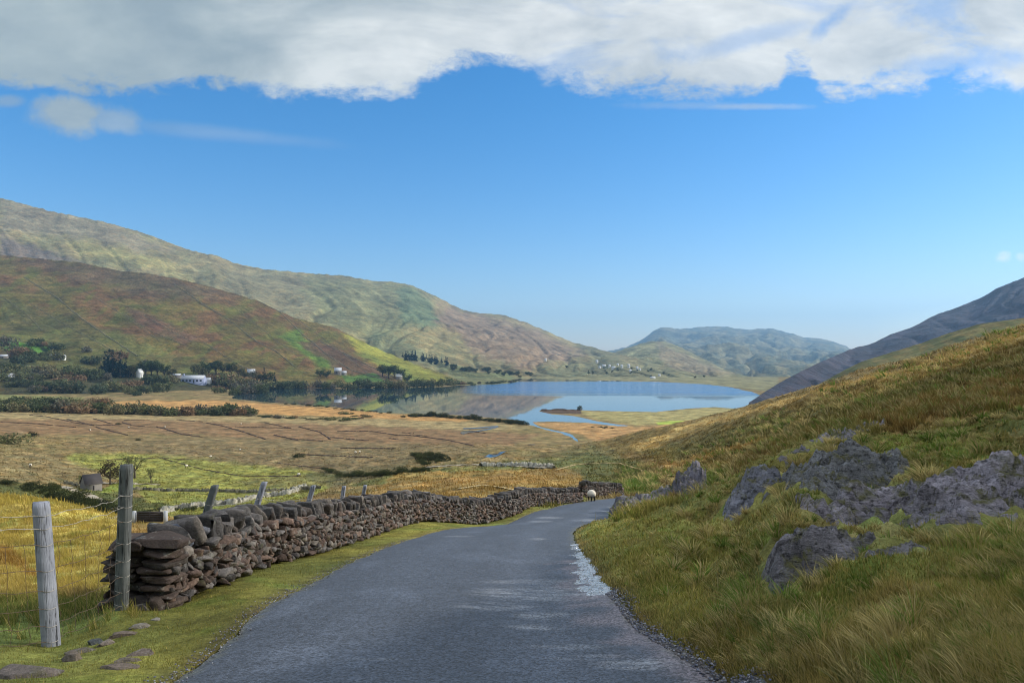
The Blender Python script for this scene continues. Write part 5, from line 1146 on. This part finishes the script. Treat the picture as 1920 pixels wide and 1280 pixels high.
q=t.math('SUBTRACT',te,edge)
q=t.math('ADD',q,t.math('MULTIPLY',t.math('SUBTRACT',n1,.5),.105)); q=t.math('ADD',q,t.math('MULTIPLY',t.math('SUBTRACT',n2,.5),.045))
deck=t.mapr(q,-.008,.024,0,1,True)
thin=t.mapr(wn(4.5,12,8,.6,(7,2,0),.6),.50,.70,0,.45,True)
rightish=t.mapr(tt,-.12,.12,0,1,True)
deck=t.math('MULTIPLY',deck,t.math('SUBTRACT',1,t.math('MULTIPLY',t.math('MULTIPLY',thin,rightish),t.mapr(te,.5,.8,1,0))))
def blob(px,py,rx,ry,rot=0,soft=.5,na=.5,amp=1.0,ns=14):
    tx=t.math('SUBTRACT',tt,(px-960)/F); tz=t.math('SUBTRACT',t.math('DIVIDE',dz,t.math('MAXIMUM',dy,.05)),(H-py)/F)
    ca,sa=math.cos(rot),math.sin(rot)
    a=t.math('ADD',t.math('MULTIPLY',tx,ca/(rx/F)),t.math('MULTIPLY',tz,sa/(rx/F))); b=t.math('SUBTRACT',t.math('MULTIPLY',tz,ca/(ry/F)),t.math('MULTIPLY',tx,sa/(ry/F)))
    r=t.math('SQRT',t.math('ADD',t.math('MULTIPLY',a,a),t.math('MULTIPLY',b,b)))
    r=t.math('ADD',r,t.math('MULTIPLY',t.math('SUBTRACT',t.noise(dirv,ns,6,.6),.5),na*2))
    o=t.mapr(r,1-soft,1+soft,amp,0,True)
    return t.math('MULTIPLY',o,t.mapr(dy,0,.1))
hole2=blob(1556,42,34,14,.7,.8,1.5,.55,30)
hole3=blob(1400,75,110,16,.25,.7,1.0,.35,24)
hole4=blob(1800,120,110,20,.1,.8,1.1,.5,24)
for hh in (hole2,hole3,hole4): deck=t.math('MULTIPLY',deck,t.math('SUBTRACT',1,hh))
mask=deck
for bb in (blob(135,218,80,34,-.08,.4,1.1,.95,22),blob(215,228,48,20,-.15,.5,.8,.6,34),blob(360,245,190,11,-.10,.9,.5,.22,20),
           blob(1405,200,80,5,.0,.8,.8,.45,40),blob(1290,198,90,6,.0,.9,1.0,.25,40),blob(1882,483,11,8,.5,.8,1.3,.85,80),blob(1914,482,8,7,0,.8,1.2,.6,80),blob(1900,150,60,10,0,.6,.7,.5,30),blob(15,190,26,10,0,.6,.6,.5,30)):
    mask=t.math('MAXIMUM',mask,bb)
# cloud brightness: greyer undersides, whiter to the right and at the rim
c1=wn(3.2,8,6,.58,(1,5,0),.5); c2=wn(14,26,6,.6,(2,2,0),.3)
low_=t.mapr(te,.16,.25,.6,0)
lum=t.mapr(t.math('ADD',t.math('ADD',c1,low_),t.math('MULTIPLY',t.math('SUBTRACT',c2,.5),.45)),.30,.70)
side=t.mapr(t.math('ADD',t.math('ADD',tt,low_),t.math('MULTIPLY',t.math('SUBTRACT',c1,.5),.9)),-.62,.16,0,1,True)
lo=t.mix(side,(.34,.42,.46),(.54,.59,.62)); hi=t.mix(side,(.50,.58,.58),(.90,.92,.90))
cc=t.mix(lum,lo,hi)
over=t.mapr(dz,.42,.75,0,1,True)
lowb=t.mapr(te,.15,.27,1,0,True); cc=t.mix(lowb,cc,(1.0,1.14,1.5))
cc=t.mix(over,cc,(1.15,1.24,1.38))  # unseen overhead cloud, brightened as fill for the shaded foreground
skyc=t.n('HueSaturation',{'Hue':.497,'Saturation':1.42,'Value':1.15,'Color':sky.outputs[0]}).outputs[0]
skyc=t.mix(1.0,skyc,(.98,.92,1.02),'MULTIPLY')
bg1=t.n('Background',{'Color':skyc,'Strength':.15}); bg2=t.n('Background',{'Color':cc,'Strength':1.0})
mx=t.n('MixShader',{0:mask,1:bg1.outputs[0],2:bg2.outputs[0]}); nt.links.new(mx.outputs[0],out.inputs[0])
w.cycles.sampling_method='MANUAL' if hasattr(w.cycles,'sampling_method') else w.cycles.sampling_method
try: w.cycles.sample_map_resolution=512
except Exception: pass
# ------------------------------------------------------------------ haze
HAZE=True
if HAZE:
    hb=MB(); hb.box((0,7600,400),(15000,16600,1110))
    t=NT('haze_air'); pv=t.n('VolumePrincipled',{'Color':(.30,.60,1.0),'Density':7.5e-5,'Anisotropy':.3}); t.t.links.new(pv.outputs[0],t.out.inputs['Volume'])
    obj('haze',hb.mesh('haze',t.m),kind='stuff')
vs_=scene.view_settings; vs_.view_transform='Standard'; vs_.look='None'; vs_.exposure=0; vs_.gamma=1; vs_.use_curve_mapping=False
cy=scene.cycles; cy.max_bounces=6; cy.diffuse_bounces=3; cy.glossy_bounces=3; cy.transparent_max_bounces=8; cy.volume_bounces=0; cy.caustics_reflective=False; cy.caustics_refractive=False
cy.use_denoising=True; cy.filter_width=1.05
print('scene built',time.time()-T0)
